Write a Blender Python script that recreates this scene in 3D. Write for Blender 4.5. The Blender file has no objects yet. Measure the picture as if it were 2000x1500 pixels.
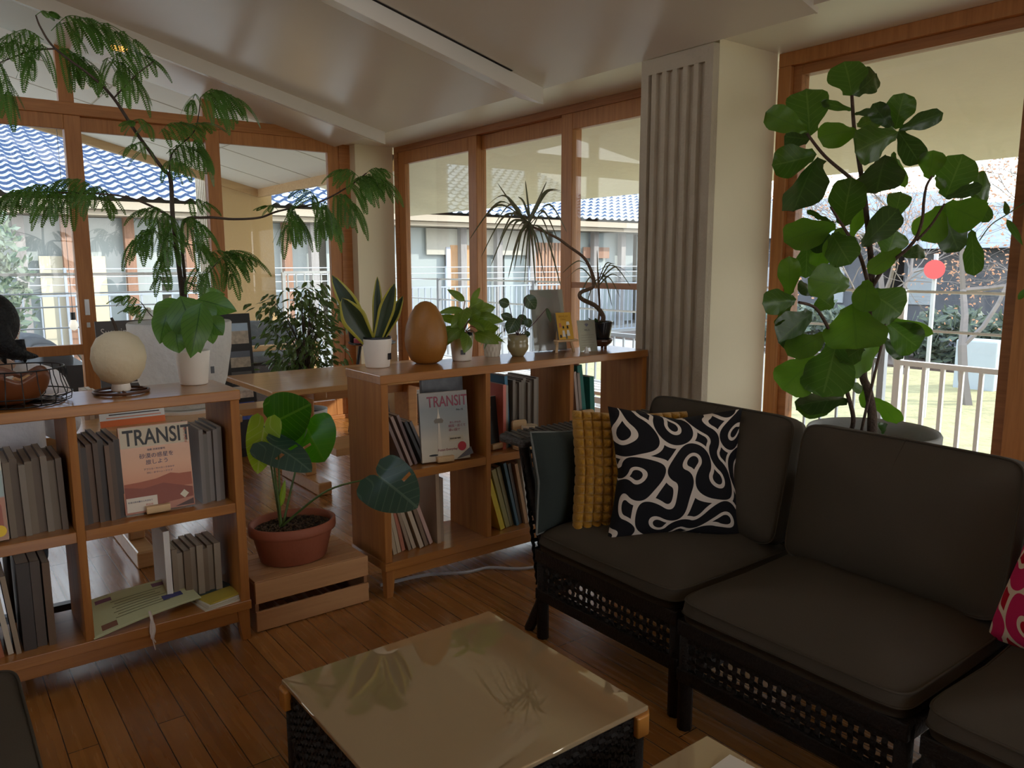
import bpy, bmesh, math, random
from mathutils import Vector as V, Matrix as M
from math import sin, cos, pi, radians as R
random.seed(7)
sc = bpy.context.scene
col = sc.collection

# ------------------------------------------------------------------ camera, sky, sun, exposure
FPX, YAW, PIT, ROL, CAMH = 1523.0, R(52.64), R(-8.76), R(-0.11), 1.30
_f = V((cos(PIT)*cos(YAW), cos(PIT)*sin(YAW), sin(PIT)))
_r = V((sin(YAW), -cos(YAW), 0)); _u = _r.cross(_f)
_r = _r*cos(ROL) + _u*sin(ROL); _u = _r.cross(_f)
CAM = V((0, 0, CAMH))
cd = bpy.data.cameras.new('camera'); co = bpy.data.objects.new('camera', cd); col.objects.link(co)
cd.sensor_width = 36; cd.lens = FPX/2000*36; cd.clip_start = 0.02; cd.clip_end = 300
co.matrix_world = M.Translation(CAM) @ M((_r, _u, -_f)).transposed().to_4x4()
sc.camera = co
def at(x, y, X=None, Y=None, Z=None, d=None):
    """point seen at photo pixel (x, y) on a plane of the room, or at distance d"""
    q = _f*FPX + _r*(x-1000) - _u*(y-750)
    if d is not None: return CAM + q*(d/FPX)
    for i, v in enumerate((X, Y, Z)):
        if v is not None: return CAM + q*((v-CAM[i])/q[i])

w = bpy.data.worlds.new('sky'); sc.world = w; w.use_nodes = True
nt = w.node_tree; nt.nodes.clear()
bg = nt.nodes.new('ShaderNodeBackground'); ow = nt.nodes.new('ShaderNodeOutputWorld')
tc = nt.nodes.new('ShaderNodeTexCoord'); sp = nt.nodes.new('ShaderNodeSeparateXYZ'); rp = nt.nodes.new('ShaderNodeValToRGB')
nt.links.new(tc.outputs['Generated'], sp.inputs[0]); nt.links.new(sp.outputs[2], rp.inputs[0])
rp.color_ramp.elements[0].color = (1, .97, .92, 1); rp.color_ramp.elements[1].color = (.62, .78, 1, 1)
rp.color_ramp.elements[0].position = .02; rp.color_ramp.elements[1].position = .7
nt.links.new(rp.outputs[0], bg.inputs[0]); bg.inputs[1].default_value = 3.0
nt.links.new(bg.outputs[0], ow.inputs[0])
sd = bpy.data.lights.new('sun', 'SUN'); so = bpy.data.objects.new('sun', sd); col.objects.link(so)
sd.energy = 4.0; sd.angle = R(.6); sd.color = (1, .93, .82)
SUNAZ, SUNEL = R(-38), R(28)
sdir = V((cos(SUNEL)*cos(SUNAZ), cos(SUNEL)*sin(SUNAZ), sin(SUNEL)))
so.rotation_euler = sdir.to_track_quat('Z', 'Y').to_euler(); so.location = (9, -7, 9)
sc.view_settings.view_transform = 'Standard'; sc.view_settings.look = 'None'
sc.view_settings.exposure = 0.36; sc.view_settings.gamma = 1; sc.view_settings.use_curve_mapping = False
sc.cycles.max_bounces = 14; sc.cycles.diffuse_bounces = 6; sc.cycles.glossy_bounces = 5
sc.cycles.transparent_max_bounces = 24; sc.cycles.transmission_bounces = 6
sc.cycles.sample_clamp_indirect = 6; sc.cycles.caustics_reflective = False; sc.cycles.caustics_refractive = False

# ------------------------------------------------------------------ helpers
def tag(o, label=None, cat=None, group=None, kind=None):
    if label: o['label'] = label
    if cat: o['category'] = cat
    if group: o['group'] = group
    if kind: o['kind'] = kind
    return o
def empty(name, loc, label=None, cat=None, group=None, rz=0, rot=None):
    o = bpy.data.objects.new(name, None); col.objects.link(o)
    o.location = loc; o.rotation_euler = rot if rot else (0, 0, rz); o.empty_display_size = .05
    return tag(o, label, cat, group)
class MB:
    def __init__(s): s.v = []; s.f = []; s.uv = {}; s.mi = []
    def add(s, vs, fs, uvs=None, mi=0):
        b = len(s.v); s.v += [V(p) for p in vs]
        for k, f in enumerate(fs):
            if uvs: s.uv[len(s.f)] = [uvs[i] for i in f]
            s.f.append([b+i for i in f]); s.mi.append(mi)
        return s
    def box(s, a, b, mi=0):
        (x0, y0, z0), (x1, y1, z1) = a, b
        return s.add([(x0,y0,z0),(x1,y0,z0),(x1,y1,z0),(x0,y1,z0),(x0,y0,z1),(x1,y0,z1),(x1,y1,z1),(x0,y1,z1)],
                     [(0,3,2,1),(4,5,6,7),(0,1,5,4),(1,2,6,5),(2,3,7,6),(3,0,4,7)], mi=mi)
    def obox(s, c, size, m=None, mi=0):
        n = len(s.v); x, y, z = [q/2 for q in size]; s.box((-x,-y,-z), (x,y,z), mi)
        for i in range(n, len(s.v)):
            s.v[i] = (m @ s.v[i] if m else s.v[i]) + V(c)
        return s
    def bar(s, a, b, w, h, up=(0,0,1)):
        a, b = V(a), V(b); d = (b-a).normalized(); x = d.cross(V(up))
        if x.length < 1e-4: x = d.cross(V((1,0,0)))
        x.normalize(); y = x.cross(d)
        vs = [p + x*(w/2*i) + y*(h/2*j) for p in (a, b) for i, j in ((-1,-1),(1,-1),(1,1),(-1,1))]
        return s.add(vs, [(3,2,1,0),(4,5,6,7),(0,1,5,4),(1,2,6,5),(2,3,7,6),(3,0,4,7)])
    def tube(s, pts, r, n=8, cap=True):
        pts = [V(p) for p in pts]; k = len(pts); rs = r if isinstance(r, (list, tuple)) else [r]*k
        vs = []; x = None
        for i, p in enumerate(pts):
            d = (pts[min(i+1,k-1)] - pts[max(i-1,0)]); d.normalize()
            if x is None: x = d.orthogonal().normalized()
            else:
                x = x - d*x.dot(d)
                x = x.normalized() if x.length > 1e-6 else d.orthogonal().normalized()
            y = d.cross(x)
            vs += [p + (x*cos(2*pi*j/n) + y*sin(2*pi*j/n))*rs[i] for j in range(n)]
        fs = [(i*n+j, i*n+(j+1)%n, (i+1)*n+(j+1)%n, (i+1)*n+j) for i in range(k-1) for j in range(n)]
        if cap: fs += [tuple(range(n))[::-1], tuple((k-1)*n+j for j in range(n))]
        return s.add(vs, fs)
    def lathe(s, prof, c=(0,0,0), n=32, caps=(False, False), sx=1, sy=1, mi=0):
        c = V(c); k = len(prof)
        vs = [c + V((r*cos(2*pi*j/n)*sx, r*sin(2*pi*j/n)*sy, z)) for r, z in prof for j in range(n)]
        fs = [(i*n+j, i*n+(j+1)%n, (i+1)*n+(j+1)%n, (i+1)*n+j) for i in range(k-1) for j in range(n)]
        if caps[0]: fs.append(tuple(range(n))[::-1])
        if caps[1]: fs.append(tuple((k-1)*n+j for j in range(n)))
        return s.add(vs, fs, mi=mi)
    def grid(s, fn, nu, nv, closed=False, mi=0):
        vs = []; uv = []
        for i in range(nu+1):
            for j in range(nv+1):
                u, v = i/nu, j/nv; vs.append(fn(u, v)); uv.append((u, v))
        fs = [(i*(nv+1)+j, (i+1)*(nv+1)+j, (i+1)*(nv+1)+j+1, i*(nv+1)+j+1) for i in range(nu) for j in range(nv)]
        return s.add(vs, fs, uv, mi)
    def poly(s, pts, mi=0):
        return s.add(pts, [tuple(range(len(pts)))], mi=mi)
    def prism(s, pts, n):   # polygon extruded along vector n
        k = len(pts); n = V(n); a = [V(p) for p in pts]
        return s.add(a + [p+n for p in a], [tuple(range(k))[::-1], tuple(range(k, 2*k))] + [(i, (i+1)%k, k+(i+1)%k, k+i) for i in range(k)])
    def build(s, name, m, parent=None, smooth=False, bev=0, loc=None, world=True, sub=0, solid=0):
        me = bpy.data.meshes.new(name)
        off = V((0,0,0))
        if parent is not None and world:
            p = parent
            while p is not None: off += p.location; p = p.parent
        elif loc is not None and world: off = V(loc)
        me.from_pydata([tuple(p-off) for p in s.v], [], s.f)
        if s.uv:
            ul = me.uv_layers.new(name='UVMap')
            for pi_, poly in enumerate(me.polygons):
                if pi_ in s.uv:
                    for li, q in zip(poly.loop_indices, s.uv[pi_]): ul.data[li].uv = q
        for q in (m if isinstance(m, (list, tuple)) else [m]): me.materials.append(q)
        for p, k in zip(me.polygons, s.mi): p.material_index = k; p.use_smooth = smooth
        me.validate(); me.update()
        o = bpy.data.objects.new(name, me); col.objects.link(o)
        if parent is not None: o.parent = parent
        elif loc is not None: o.location = loc
        if solid: q = o.modifiers.new('s', 'SOLIDIFY'); q.thickness = solid; q.offset = 0
        if bev:
            q = o.modifiers.new('b', 'BEVEL'); q.width = bev; q.segments = 2; q.limit_method = 'ANGLE'; q.angle_limit = R(40)
        if sub: q = o.modifiers.new('u', 'SUBSURF'); q.levels = sub; q.render_levels = sub
        return o
def copy_tree(o, parent=None):
    c = o.copy(); col.objects.link(c)
    if parent: c.parent = parent
    for ch in list(o.children): copy_tree(ch, c)
    return c
def spline(pts, n=8):
    pts = [V(p) for p in pts]; out = []
    for i in range(len(pts)-1):
        p0, p1, p2, p3 = pts[max(i-1,0)], pts[i], pts[i+1], pts[min(i+2,len(pts)-1)]
        for k in range(n):
            t = k/n
            out.append(.5*((2*p1) + (p2-p0)*t + (2*p0-5*p1+4*p2-p3)*t*t + (3*p1-p0-3*p2+p3)*t**3))
    return out + [pts[-1]]
def taper(n, a, b): return [a + (b-a)*i/(n-1) for i in range(n)]

# ------------------------------------------------------------------ materials
def mat(name, c, rough=.6, metal=0, spec=.5, bump=0, bscale=60, trans=0, emit=None, coat=0, sheen=0, var=0, vscale=8):
    m = bpy.data.materials.new(name); m.use_nodes = True; n = m.node_tree; b = n.nodes['Principled BSDF']
    b.inputs['Base Color'].default_value = (*c, 1); b.inputs['Roughness'].default_value = rough
    b.inputs['Metallic'].default_value = metal; b.inputs['Specular IOR Level'].default_value = spec
    b.inputs['Coat Weight'].default_value = coat; b.inputs['Coat Roughness'].default_value = .12
    b.inputs['Sheen Weight'].default_value = sheen
    if emit: b.inputs['Emission Color'].default_value = (*emit[:3], 1); b.inputs['Emission Strength'].default_value = emit[3]
    t = n.nodes.new('ShaderNodeTexCoord')
    if var:
        no = n.nodes.new('ShaderNodeTexNoise'); no.inputs['Scale'].default_value = vscale; no.inputs['Detail'].default_value = 5
        n.links.new(t.outputs['Object'], no.inputs['Vector'])
        mx = n.nodes.new('ShaderNodeMix'); mx.data_type = 'RGBA'
        mx.inputs['A'].default_value = (*[max(0, q*(1-var)) for q in c], 1); mx.inputs['B'].default_value = (*[min(1, q*(1+var)) for q in c], 1)
        n.links.new(no.outputs[0], mx.inputs['Factor']); n.links.new(mx.outputs['Result'], b.inputs['Base Color'])
    if bump:
        no = n.nodes.new('ShaderNodeTexNoise'); no.inputs['Scale'].default_value = bscale; no.inputs['Detail'].default_value = 4
        n.links.new(t.outputs['Object'], no.inputs['Vector'])
        bp = n.nodes.new('ShaderNodeBump'); bp.inputs['Strength'].default_value = bump; bp.inputs['Distance'].default_value = .02
        n.links.new(no.outputs[0], bp.inputs['Height']); n.links.new(bp.outputs[0], b.inputs['Normal'])
    if trans:
        tr = n.nodes.new('ShaderNodeBsdfTranslucent'); tr.inputs[0].default_value = (*[min(1, q*2.4) for q in c], 1)
        ms = n.nodes.new('ShaderNodeMixShader'); ms.inputs[0].default_value = trans
        out = n.nodes['Material Output']
        n.links.new(b.outputs[0], ms.inputs[1]); n.links.new(tr.outputs[0], ms.inputs[2]); n.links.new(ms.outputs[0], out.inputs[0])
    return m
def wood(name, a, b_, axis=0, rough=.4, scale=6, coat=0, spec=.5):
    """grain stretched along one object axis"""
    m = mat(name, a, rough, coat=coat, spec=spec); n = m.node_tree; b = n.nodes['Principled BSDF']
    t = n.nodes.new('ShaderNodeTexCoord'); mp = n.nodes.new('ShaderNodeMapping')
    s = [scale*4]*3; s[axis] = scale*.25; mp.inputs['Scale'].default_value = s
    no = n.nodes.new('ShaderNodeTexNoise'); no.inputs['Scale'].default_value = 1.6; no.inputs['Detail'].default_value = 6; no.inputs['Roughness'].default_value = .6
    no.inputs['Distortion'].default_value = .4
    cr = n.nodes.new('ShaderNodeValToRGB'); cr.color_ramp.elements[0].position = .32; cr.color_ramp.elements[1].position = .7
    cr.color_ramp.elements[0].color = (*b_, 1); cr.color_ramp.elements[1].color = (*a, 1)
    n.links.new(t.outputs['Object'], mp.inputs[0]); n.links.new(mp.outputs[0], no.inputs['Vector'])
    n.links.new(no.outputs[0], cr.inputs[0]); n.links.new(cr.outputs[0], b.inputs['Base Color'])
    bp = n.nodes.new('ShaderNodeBump'); bp.inputs['Strength'].default_value = .08; bp.inputs['Distance'].default_value = .004
    n.links.new(no.outputs[0], bp.inputs['Height']); n.links.new(bp.outputs[0], b.inputs['Normal'])
    return m
def leafmat(name, dark, light, trans=.35, rough=.38, vein=(.35,.45,.15), vs=9.0, edge=None, back=None, veinw=.5):
    """leaf with midrib and side veins from its UVs (u across, v along)"""
    m = bpy.data.materials.new(name); m.use_nodes = True; n = m.node_tree; b = n.nodes['Principled BSDF']; L = n.links.new
    uv = n.nodes.new('ShaderNodeUVMap'); sx = n.nodes.new('ShaderNodeSeparateXYZ'); L(uv.outputs[0], sx.inputs[0])
    def mth(op, a, b_=None, c=None):
        q = n.nodes.new('ShaderNodeMath'); q.operation = op
        for i, x in enumerate((a, b_, c)):
            if x is None: continue
            if isinstance(x, (int, float)): q.inputs[i].default_value = x
            else: L(x, q.inputs[i])
        return q.outputs[0]
    au = mth('ABSOLUTE', mth('SUBTRACT', sx.outputs[0], .5))
    rib = mth('LESS_THAN', au, .022)
    ph = mth('FRACT', mth('MULTIPLY', mth('SUBTRACT', sx.outputs[1], mth('MULTIPLY', au, .55)), vs))
    side = mth('LESS_THAN', mth('ABSOLUTE', mth('SUBTRACT', ph, .5)), .06)
    vein_f = mth('MULTIPLY', mth('MAXIMUM', rib, mth('MULTIPLY', side, .6)), veinw)
    t = n.nodes.new('ShaderNodeTexCoord'); no = n.nodes.new('ShaderNodeTexNoise'); no.inputs['Scale'].default_value = 9; L(t.outputs['Object'], no.inputs['Vector'])
    mx = n.nodes.new('ShaderNodeMix'); mx.data_type = 'RGBA'; mx.inputs['A'].default_value = (*dark, 1); mx.inputs['B'].default_value = (*light, 1)
    L(no.outputs[0], mx.inputs['Factor'])
    m2 = n.nodes.new('ShaderNodeMix'); m2.data_type = 'RGBA'; L(mx.outputs['Result'], m2.inputs['A']); m2.inputs['B'].default_value = (*vein, 1); L(vein_f, m2.inputs['Factor'])
    res = m2.outputs['Result']
    if edge:
        e = mth('GREATER_THAN', au, .36); m3 = n.nodes.new('ShaderNodeMix'); m3.data_type = 'RGBA'
        L(res, m3.inputs['A']); m3.inputs['B'].default_value = (*edge, 1); L(e, m3.inputs['Factor']); res = m3.outputs['Result']
    if back:
        ge = n.nodes.new('ShaderNodeNewGeometry'); m4 = n.nodes.new('ShaderNodeMix'); m4.data_type = 'RGBA'
        L(res, m4.inputs['A']); m4.inputs['B'].default_value = (*back, 1); L(mth('MULTIPLY', ge.outputs['Backfacing'], .7), m4.inputs['Factor']); res = m4.outputs['Result']
    L(res, b.inputs['Base Color']); b.inputs['Roughness'].default_value = rough
    bp = n.nodes.new('ShaderNodeBump'); bp.inputs['Strength'].default_value = .35; bp.inputs['Distance'].default_value = .01
    L(mth('SUBTRACT', 1.0, vein_f), bp.inputs['Height']); L(bp.outputs[0], b.inputs['Normal'])
    tr = n.nodes.new('ShaderNodeBsdfTranslucent'); hs = n.nodes.new('ShaderNodeHueSaturation'); hs.inputs['Value'].default_value = 2.2; hs.inputs['Saturation'].default_value = 1.1
    L(res, hs.inputs['Color']); L(hs.outputs[0], tr.inputs[0])
    ms = n.nodes.new('ShaderNodeMixShader'); ms.inputs[0].default_value = trans
    L(b.outputs[0], ms.inputs[1]); L(tr.outputs[0], ms.inputs[2]); L(ms.outputs[0], n.nodes['Material Output'].inputs[0])
    return m
def glassmat(name, tint=(1,1,1), refl=.06, rough=0.0):
    m = bpy.data.materials.new(name); m.use_nodes = True; n = m.node_tree; n.nodes.clear(); L = n.links.new
    o = n.nodes.new('ShaderNodeOutputMaterial'); t = n.nodes.new('ShaderNodeBsdfTransparent'); t.inputs[0].default_value = (*tint, 1)
    g = n.nodes.new('ShaderNodeBsdfGlossy'); g.inputs['Roughness'].default_value = rough
    lw = n.nodes.new('ShaderNodeLayerWeight'); lw.inputs[0].default_value = .12
    q = n.nodes.new('ShaderNodeMath'); q.operation = 'MULTIPLY_ADD'; q.inputs[1].default_value = .7; q.inputs[2].default_value = refl
    L(lw.outputs['Fresnel'], q.inputs[0])
    ms = n.nodes.new('ShaderNodeMixShader'); L(q.outputs[0], ms.inputs[0]); L(t.outputs[0], ms.inputs[1]); L(g.outputs[0], ms.inputs[2]); L(ms.outputs[0], o.inputs[0])
    return m
def swirl(name, base, line, base2=None, sc_=7.5):
    """looping ribbon print: quarter arcs with light outlines on turned tiles"""
    m = mat(name, base, .85, spec=.2); n = m.node_tree; b = n.nodes['Principled BSDF']; L = n.links.new
    def mth(op, a, b_=None, c=None):
        q = n.nodes.new('ShaderNodeMath'); q.operation = op
        for i, x in enumerate((a, b_, c)):
            if x is None: continue
            if isinstance(x, (int, float)): q.inputs[i].default_value = x
            else: L(x, q.inputs[i])
        return q.outputs[0]
    t = n.nodes.new('ShaderNodeUVMap'); no = n.nodes.new('ShaderNodeTexNoise'); no.inputs['Scale'].default_value = 2.2; no.inputs['Detail'].default_value = 0; L(t.outputs[0], no.inputs['Vector'])
    va = n.nodes.new('ShaderNodeVectorMath'); va.operation = 'MULTIPLY_ADD'; va.inputs[1].default_value = (.30,.30,0); L(no.outputs['Color'], va.inputs[0]); L(t.outputs[0], va.inputs[2])
    rt = n.nodes.new('ShaderNodeVectorRotate'); rt.rotation_type = 'Z_AXIS'; rt.inputs['Angle'].default_value = .5; L(va.outputs[0], rt.inputs['Vector'])
    sx = n.nodes.new('ShaderNodeSeparateXYZ'); L(rt.outputs[0], sx.inputs[0])
    X, Y = mth('MULTIPLY', sx.outputs[0], sc_*.5), mth('MULTIPLY', sx.outputs[1], sc_*.5)
    cx, cy, fx, fy = mth('FLOOR', X), mth('FLOOR', Y), mth('FRACT', X), mth('FRACT', Y)
    cb = n.nodes.new('ShaderNodeCombineXYZ'); L(cx, cb.inputs[0]); L(cy, cb.inputs[1])
    wn = n.nodes.new('ShaderNodeTexWhiteNoise'); wn.noise_dimensions = '2D'; L(cb.outputs[0], wn.inputs['Vector'])
    flip = mth('GREATER_THAN', wn.outputs['Value'], .5)
    gx = mth('ADD', mth('MULTIPLY', fx, mth('SUBTRACT', 1.0, flip)), mth('MULTIPLY', mth('SUBTRACT', 1.0, fx), flip))
    ln = lambda p, q: mth('SQRT', mth('ADD', mth('MULTIPLY', p, p), mth('MULTIPLY', q, q)))
    d1, d2 = ln(gx, fy), ln(mth('SUBTRACT', 1.0, gx), mth('SUBTRACT', 1.0, fy))
    d = mth('MINIMUM', d1, d2)
    off = mth('ABSOLUTE', mth('SUBTRACT', d, .5))
    fac = mth('LESS_THAN', mth('ABSOLUTE', mth('SUBTRACT', off, .25)), .062)
    mx = n.nodes.new('ShaderNodeMix'); mx.data_type = 'RGBA'; mx.inputs['A'].default_value = (*base, 1); mx.inputs['B'].default_value = (*line, 1); L(fac, mx.inputs['Factor'])
    if base2:
        m2 = n.nodes.new('ShaderNodeMix'); m2.data_type = 'RGBA'; m2.inputs['A'].default_value = (*base, 1); m2.inputs['B'].default_value = (*base2, 1)
        L(mth('GREATER_THAN', off, .25), m2.inputs['Factor']); L(m2.outputs['Result'], mx.inputs['A'])
    L(mx.outputs['Result'], b.inputs['Base Color'])
    return m

OAK = wood('oak', (.43,.175,.040), (.30,.11,.022), 0, .30, 6, coat=.6)
OAKZ = wood('oak_upright', (.40,.16,.037), (.28,.10,.021), 2, .5, 6, spec=.22)
OAKY = wood('oak_across', (.40,.17,.045), (.28,.105,.025), 1, .5, 6, spec=.22)
FRAME = wood('cedar_frame', (.52,.225,.068), (.38,.15,.043), 2, .45, 8)
FRAMEX = wood('cedar_rail', (.50,.215,.065), (.36,.14,.04), 0, .45, 8)
FRAMEY = wood('cedar_rail_side', (.44,.185,.06), (.30,.115,.035), 1, .45, 8)
CRATE = wood('pine_crate', (.55,.29,.12), (.42,.20,.075), 0, .6, 5)
TABLEW = wood('table_wood', (.60,.33,.13), (.47,.24,.085), 0, .3, 6, coat=.3)
PINE = wood('pale_wood', (.68,.46,.24), (.55,.35,.17), 0, .5, 8)
WHITEP = mat('white_paint', (.76,.72,.64), .45, bump=.05, bscale=3, var=.04, vscale=1.3)
CEIL = mat('ceiling_gloss_paint', (.72,.68,.61), .24, spec=.4, bump=.02, bscale=2.2, var=.05, vscale=1.1)
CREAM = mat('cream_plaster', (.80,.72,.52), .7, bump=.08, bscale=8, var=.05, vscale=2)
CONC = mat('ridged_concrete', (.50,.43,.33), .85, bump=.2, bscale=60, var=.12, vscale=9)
SOFF = mat('soffit_concrete', (.74,.68,.53), .85, bump=.25, bscale=14, var=.14, vscale=1.6)
SOFFW = mat('soffit_white', (.86,.82,.72), .7)
TAN = mat('tan_render', (.66,.47,.25), .85, bump=.2, bscale=40, var=.06, vscale=3)
RATTAN = mat('dark_rattan', (.016,.012,.010), .5, spec=.25, bump=.3, bscale=120)
SOFA = mat('charcoal_canvas', (.078,.066,.051), .95, spec=.15, bump=.12, bscale=320, var=.12, vscale=4)
TEALF = mat('dark_teal_canvas', (.022,.032,.029), .9, bump=.15, bscale=300)
PIPE = mat('grey_piping', (.16,.17,.16), .8)
WPLAST = mat('white_plastic', (.82,.76,.68), .35)
BLACK = mat('black_plastic', (.012,.013,.016), .35)
BLKMET = mat('black_wire', (.02,.018,.017), .4, metal=.6)
SOIL = mat('soil', (.035,.022,.015), .95, bump=1, bscale=160, var=.7, vscale=160)
TERRA = mat('terracotta', (.30,.085,.04), .7, bump=.12, bscale=30, var=.15, vscale=7)
PAPER = mat('paper', (.80,.77,.70), .8)
PAGES = mat('page_edges', (.80,.74,.63), .85, bump=.5, bscale=400)
STEM = mat('green_stem', (.10,.17,.04), .5)
STEMD = mat('dark_stem', (.055,.035,.022), .7, bump=.4, bscale=60)
STEEL = mat('galvanised_steel', (.62,.64,.66), .35, metal=.5)
WMETAL = mat('white_metal', (.85,.87,.88), .4)
GLASS = glassmat('window_glass', (.97,.985,.98), .03)
CLEAR = glassmat('acrylic', (.93,.95,.96), .07)

# ------------------------------------------------------------------ the room shell
# floor: planks run along Y
mf = mat('floor_planks', (.33,.13,.04), .24, coat=.25); n = mf.node_tree; b = n.nodes['Principled BSDF']; L = n.links.new
t = n.nodes.new('ShaderNodeTexCoord'); mp = n.nodes.new('ShaderNodeMapping'); mp.inputs['Rotation'].default_value = (0, 0, R(90)); mp.inputs['Location'].default_value = (0, .012, 0); L(t.outputs['Object'], mp.inputs[0])
br = n.nodes.new('ShaderNodeTexBrick'); L(mp.outputs[0], br.inputs['Vector'])
br.inputs['Color1'].default_value = (.43,.18,.042,1); br.inputs['Color2'].default_value = (.30,.115,.026,1); br.inputs['Mortar'].default_value = (.03,.012,.006,1)
br.inputs['Scale'].default_value = 1; br.inputs['Brick Width'].default_value = .95; br.inputs['Row Height'].default_value = .0755; br.inputs['Mortar Size'].default_value = .0016; br.inputs['Mortar Smooth'].default_value = .3; br.inputs['Bias'].default_value = -.1
br.offset = .37; br.offset_frequency = 3
mp2 = n.nodes.new('ShaderNodeMapping'); mp2.inputs['Scale'].default_value = (34, 1.6, 1); L(t.outputs['Object'], mp2.inputs[0])
no = n.nodes.new('ShaderNodeTexNoise'); no.inputs['Scale'].default_value = 1.4; no.inputs['Detail'].default_value = 6; L(mp2.outputs[0], no.inputs['Vector'])
hs = n.nodes.new('ShaderNodeMix'); hs.data_type = 'RGBA'; hs.blend_type = 'MULTIPLY'; hs.inputs['Factor'].default_value = .55
cr = n.nodes.new('ShaderNodeValToRGB'); cr.color_ramp.elements[0].color = (.55,.5,.45,1); cr.color_ramp.elements[0].position = .3; cr.color_ramp.elements[1].position = .65
L(no.outputs[0], cr.inputs[0]); L(br.outputs[0], hs.inputs['A']); L(cr.outputs[0], hs.inputs['B']); L(hs.outputs['Result'], b.inputs['Base Color'])
bp = n.nodes.new('ShaderNodeBump'); bp.inputs['Strength'].default_value = .25; bp.inputs['Distance'].default_value = .003; bp.invert = True; L(br.outputs['Fac'], bp.inputs['Height'])
n2 = n.nodes.new('ShaderNodeTexNoise'); n2.inputs['Scale'].default_value = 55; L(t.outputs['Object'], n2.inputs['Vector'])
b2 = n.nodes.new('ShaderNodeBump'); b2.inputs['Strength'].default_value = .06; b2.inputs['Distance'].default_value = .004; L(n2.outputs[0], b2.inputs['Height']); L(bp.outputs[0], b2.inputs['Normal']); L(b2.outputs[0], b.inputs['Normal'])
rr = n.nodes.new('ShaderNodeMapRange'); rr.inputs['To Min'].default_value = .17; rr.inputs['To Max'].default_value = .36; L(no.outputs[0], rr.inputs['Value']); L(rr.outputs[0], b.inputs['Roughness'])
tag(MB().box((-4,-3,-.12), (3.40,6.16,0)).build('floor', mf), kind='structure')

def zc(x): return 2.24 + .25*(2.83-x)
XR = -1.2                                       # ridge
c = MB()
def slab(x0, x1, y0, y1, z0, z1, th=.06):
    c.add([(x0,y0,z0),(x1,y0,z1),(x1,y1,z1),(x0,y1,z0),(x0,y0,z0+th),(x1,y0,z1+th),(x1,y1,z1+th),(x0,y1,z0+th)],
          [(0,3,2,1),(4,5,6,7),(0,1,5,4),(1,2,6,5),(2,3,7,6),(3,0,4,7)])
slab(XR, 2.83, 1.80, 3.395, zc(XR), 2.24); slab(XR, 2.83, 3.395, 6.16, zc(XR), 2.24)
slab(-4, XR, 1.80, 6.16, zc(XR)-.5, zc(XR))
tag(c.build('ceiling', CEIL), kind='structure')
c = MB(); c.box((2.83,-3,2.262), (3.42,6.16,2.33)); c.box((-4,-3,2.37), (2.83,1.80,2.43)); c.box((2.80,-3,2.262), (2.83,1.80,2.40))
tag(c.build('ceiling_flat', WHITEP), kind='structure')
c = MB(); c.add([(XR,1.79,zc(XR)),(2.832,1.79,2.238),(2.832,1.79,2.40),(XR,1.79,zc(XR)+.2),(XR,1.80,zc(XR)),(2.832,1.80,2.238),(2.832,1.80,2.40),(XR,1.80,zc(XR)+.2)], [(0,1,2,3),(7,6,5,4),(0,4,5,1),(1,5,6,2),(2,6,7,3),(3,7,4,0)])
c.add([(-1.2,1.79,2.37),(-4,1.79,2.37),(-4,1.79,2.95),(-1.2,1.79,3.45)], [(0,1,2,3)])
tag(c.build('wall_gable', CEIL), kind='structure')
# sloping light troughs under the ceiling
def trough(y, w_, drop, lab, glow=False):
    e = empty('ceiling_beam', (1.2, y, zc(1.2)-drop), lab, 'beam')
    m = MB(); x0, x1 = -1.0, 2.82
    z0, z1 = zc(x0), zc(x1)
    m.add([(x0,y,z0-drop),(x1,y,z1-drop),(x1,y+w_,z1-drop*.25),(x0,y+w_,z0-drop*.25),(x0,y,z0),(x1,y,z1),(x1,y+w_,z1),(x0,y+w_,z0)], [(0,3,2,1),(0,1,5,4),(1,2,6,5),(2,3,7,6),(3,0,4,7),(4,5,6,7)])
    m.build('casing', CEIL, e)
    s = MB(); k_ = 1 if not glow else .02
    if not glow: s.add([(x0,y-.022,z0-.002),(2.60,y-.022,zc(2.60)-.002),(2.60,y-.002,zc(2.60)-.002),(x0,y-.002,z0-.002)], [(0,3,2,1)])
    if not glow: s.build('slot', mat('slot_dark', (.01,.008,.007), .9), e)
    p = MB(); p.box((2.68,y+.02,zc(2.68)-.022), (2.80,y+.16,zc(2.80)+.03)); p.build('end_plate', CEIL, e)
    if glow:
        g = MB(); g.box((1.10,y+.25,zc(1.1)-.075), (1.19,y+.285,zc(1.1)-.05)); g.build('lamp', mat('amber_glow', (.9,.5,.15), .5, emit=(1,.5,.12,1.2)), e)
    return e
trough(3.41, .21, .085, 'near sloping white ceiling beam with black slot along it')
trough(5.20, .25, .085, 'far sloping white ceiling beam by the glazed door wall', True)

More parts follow.
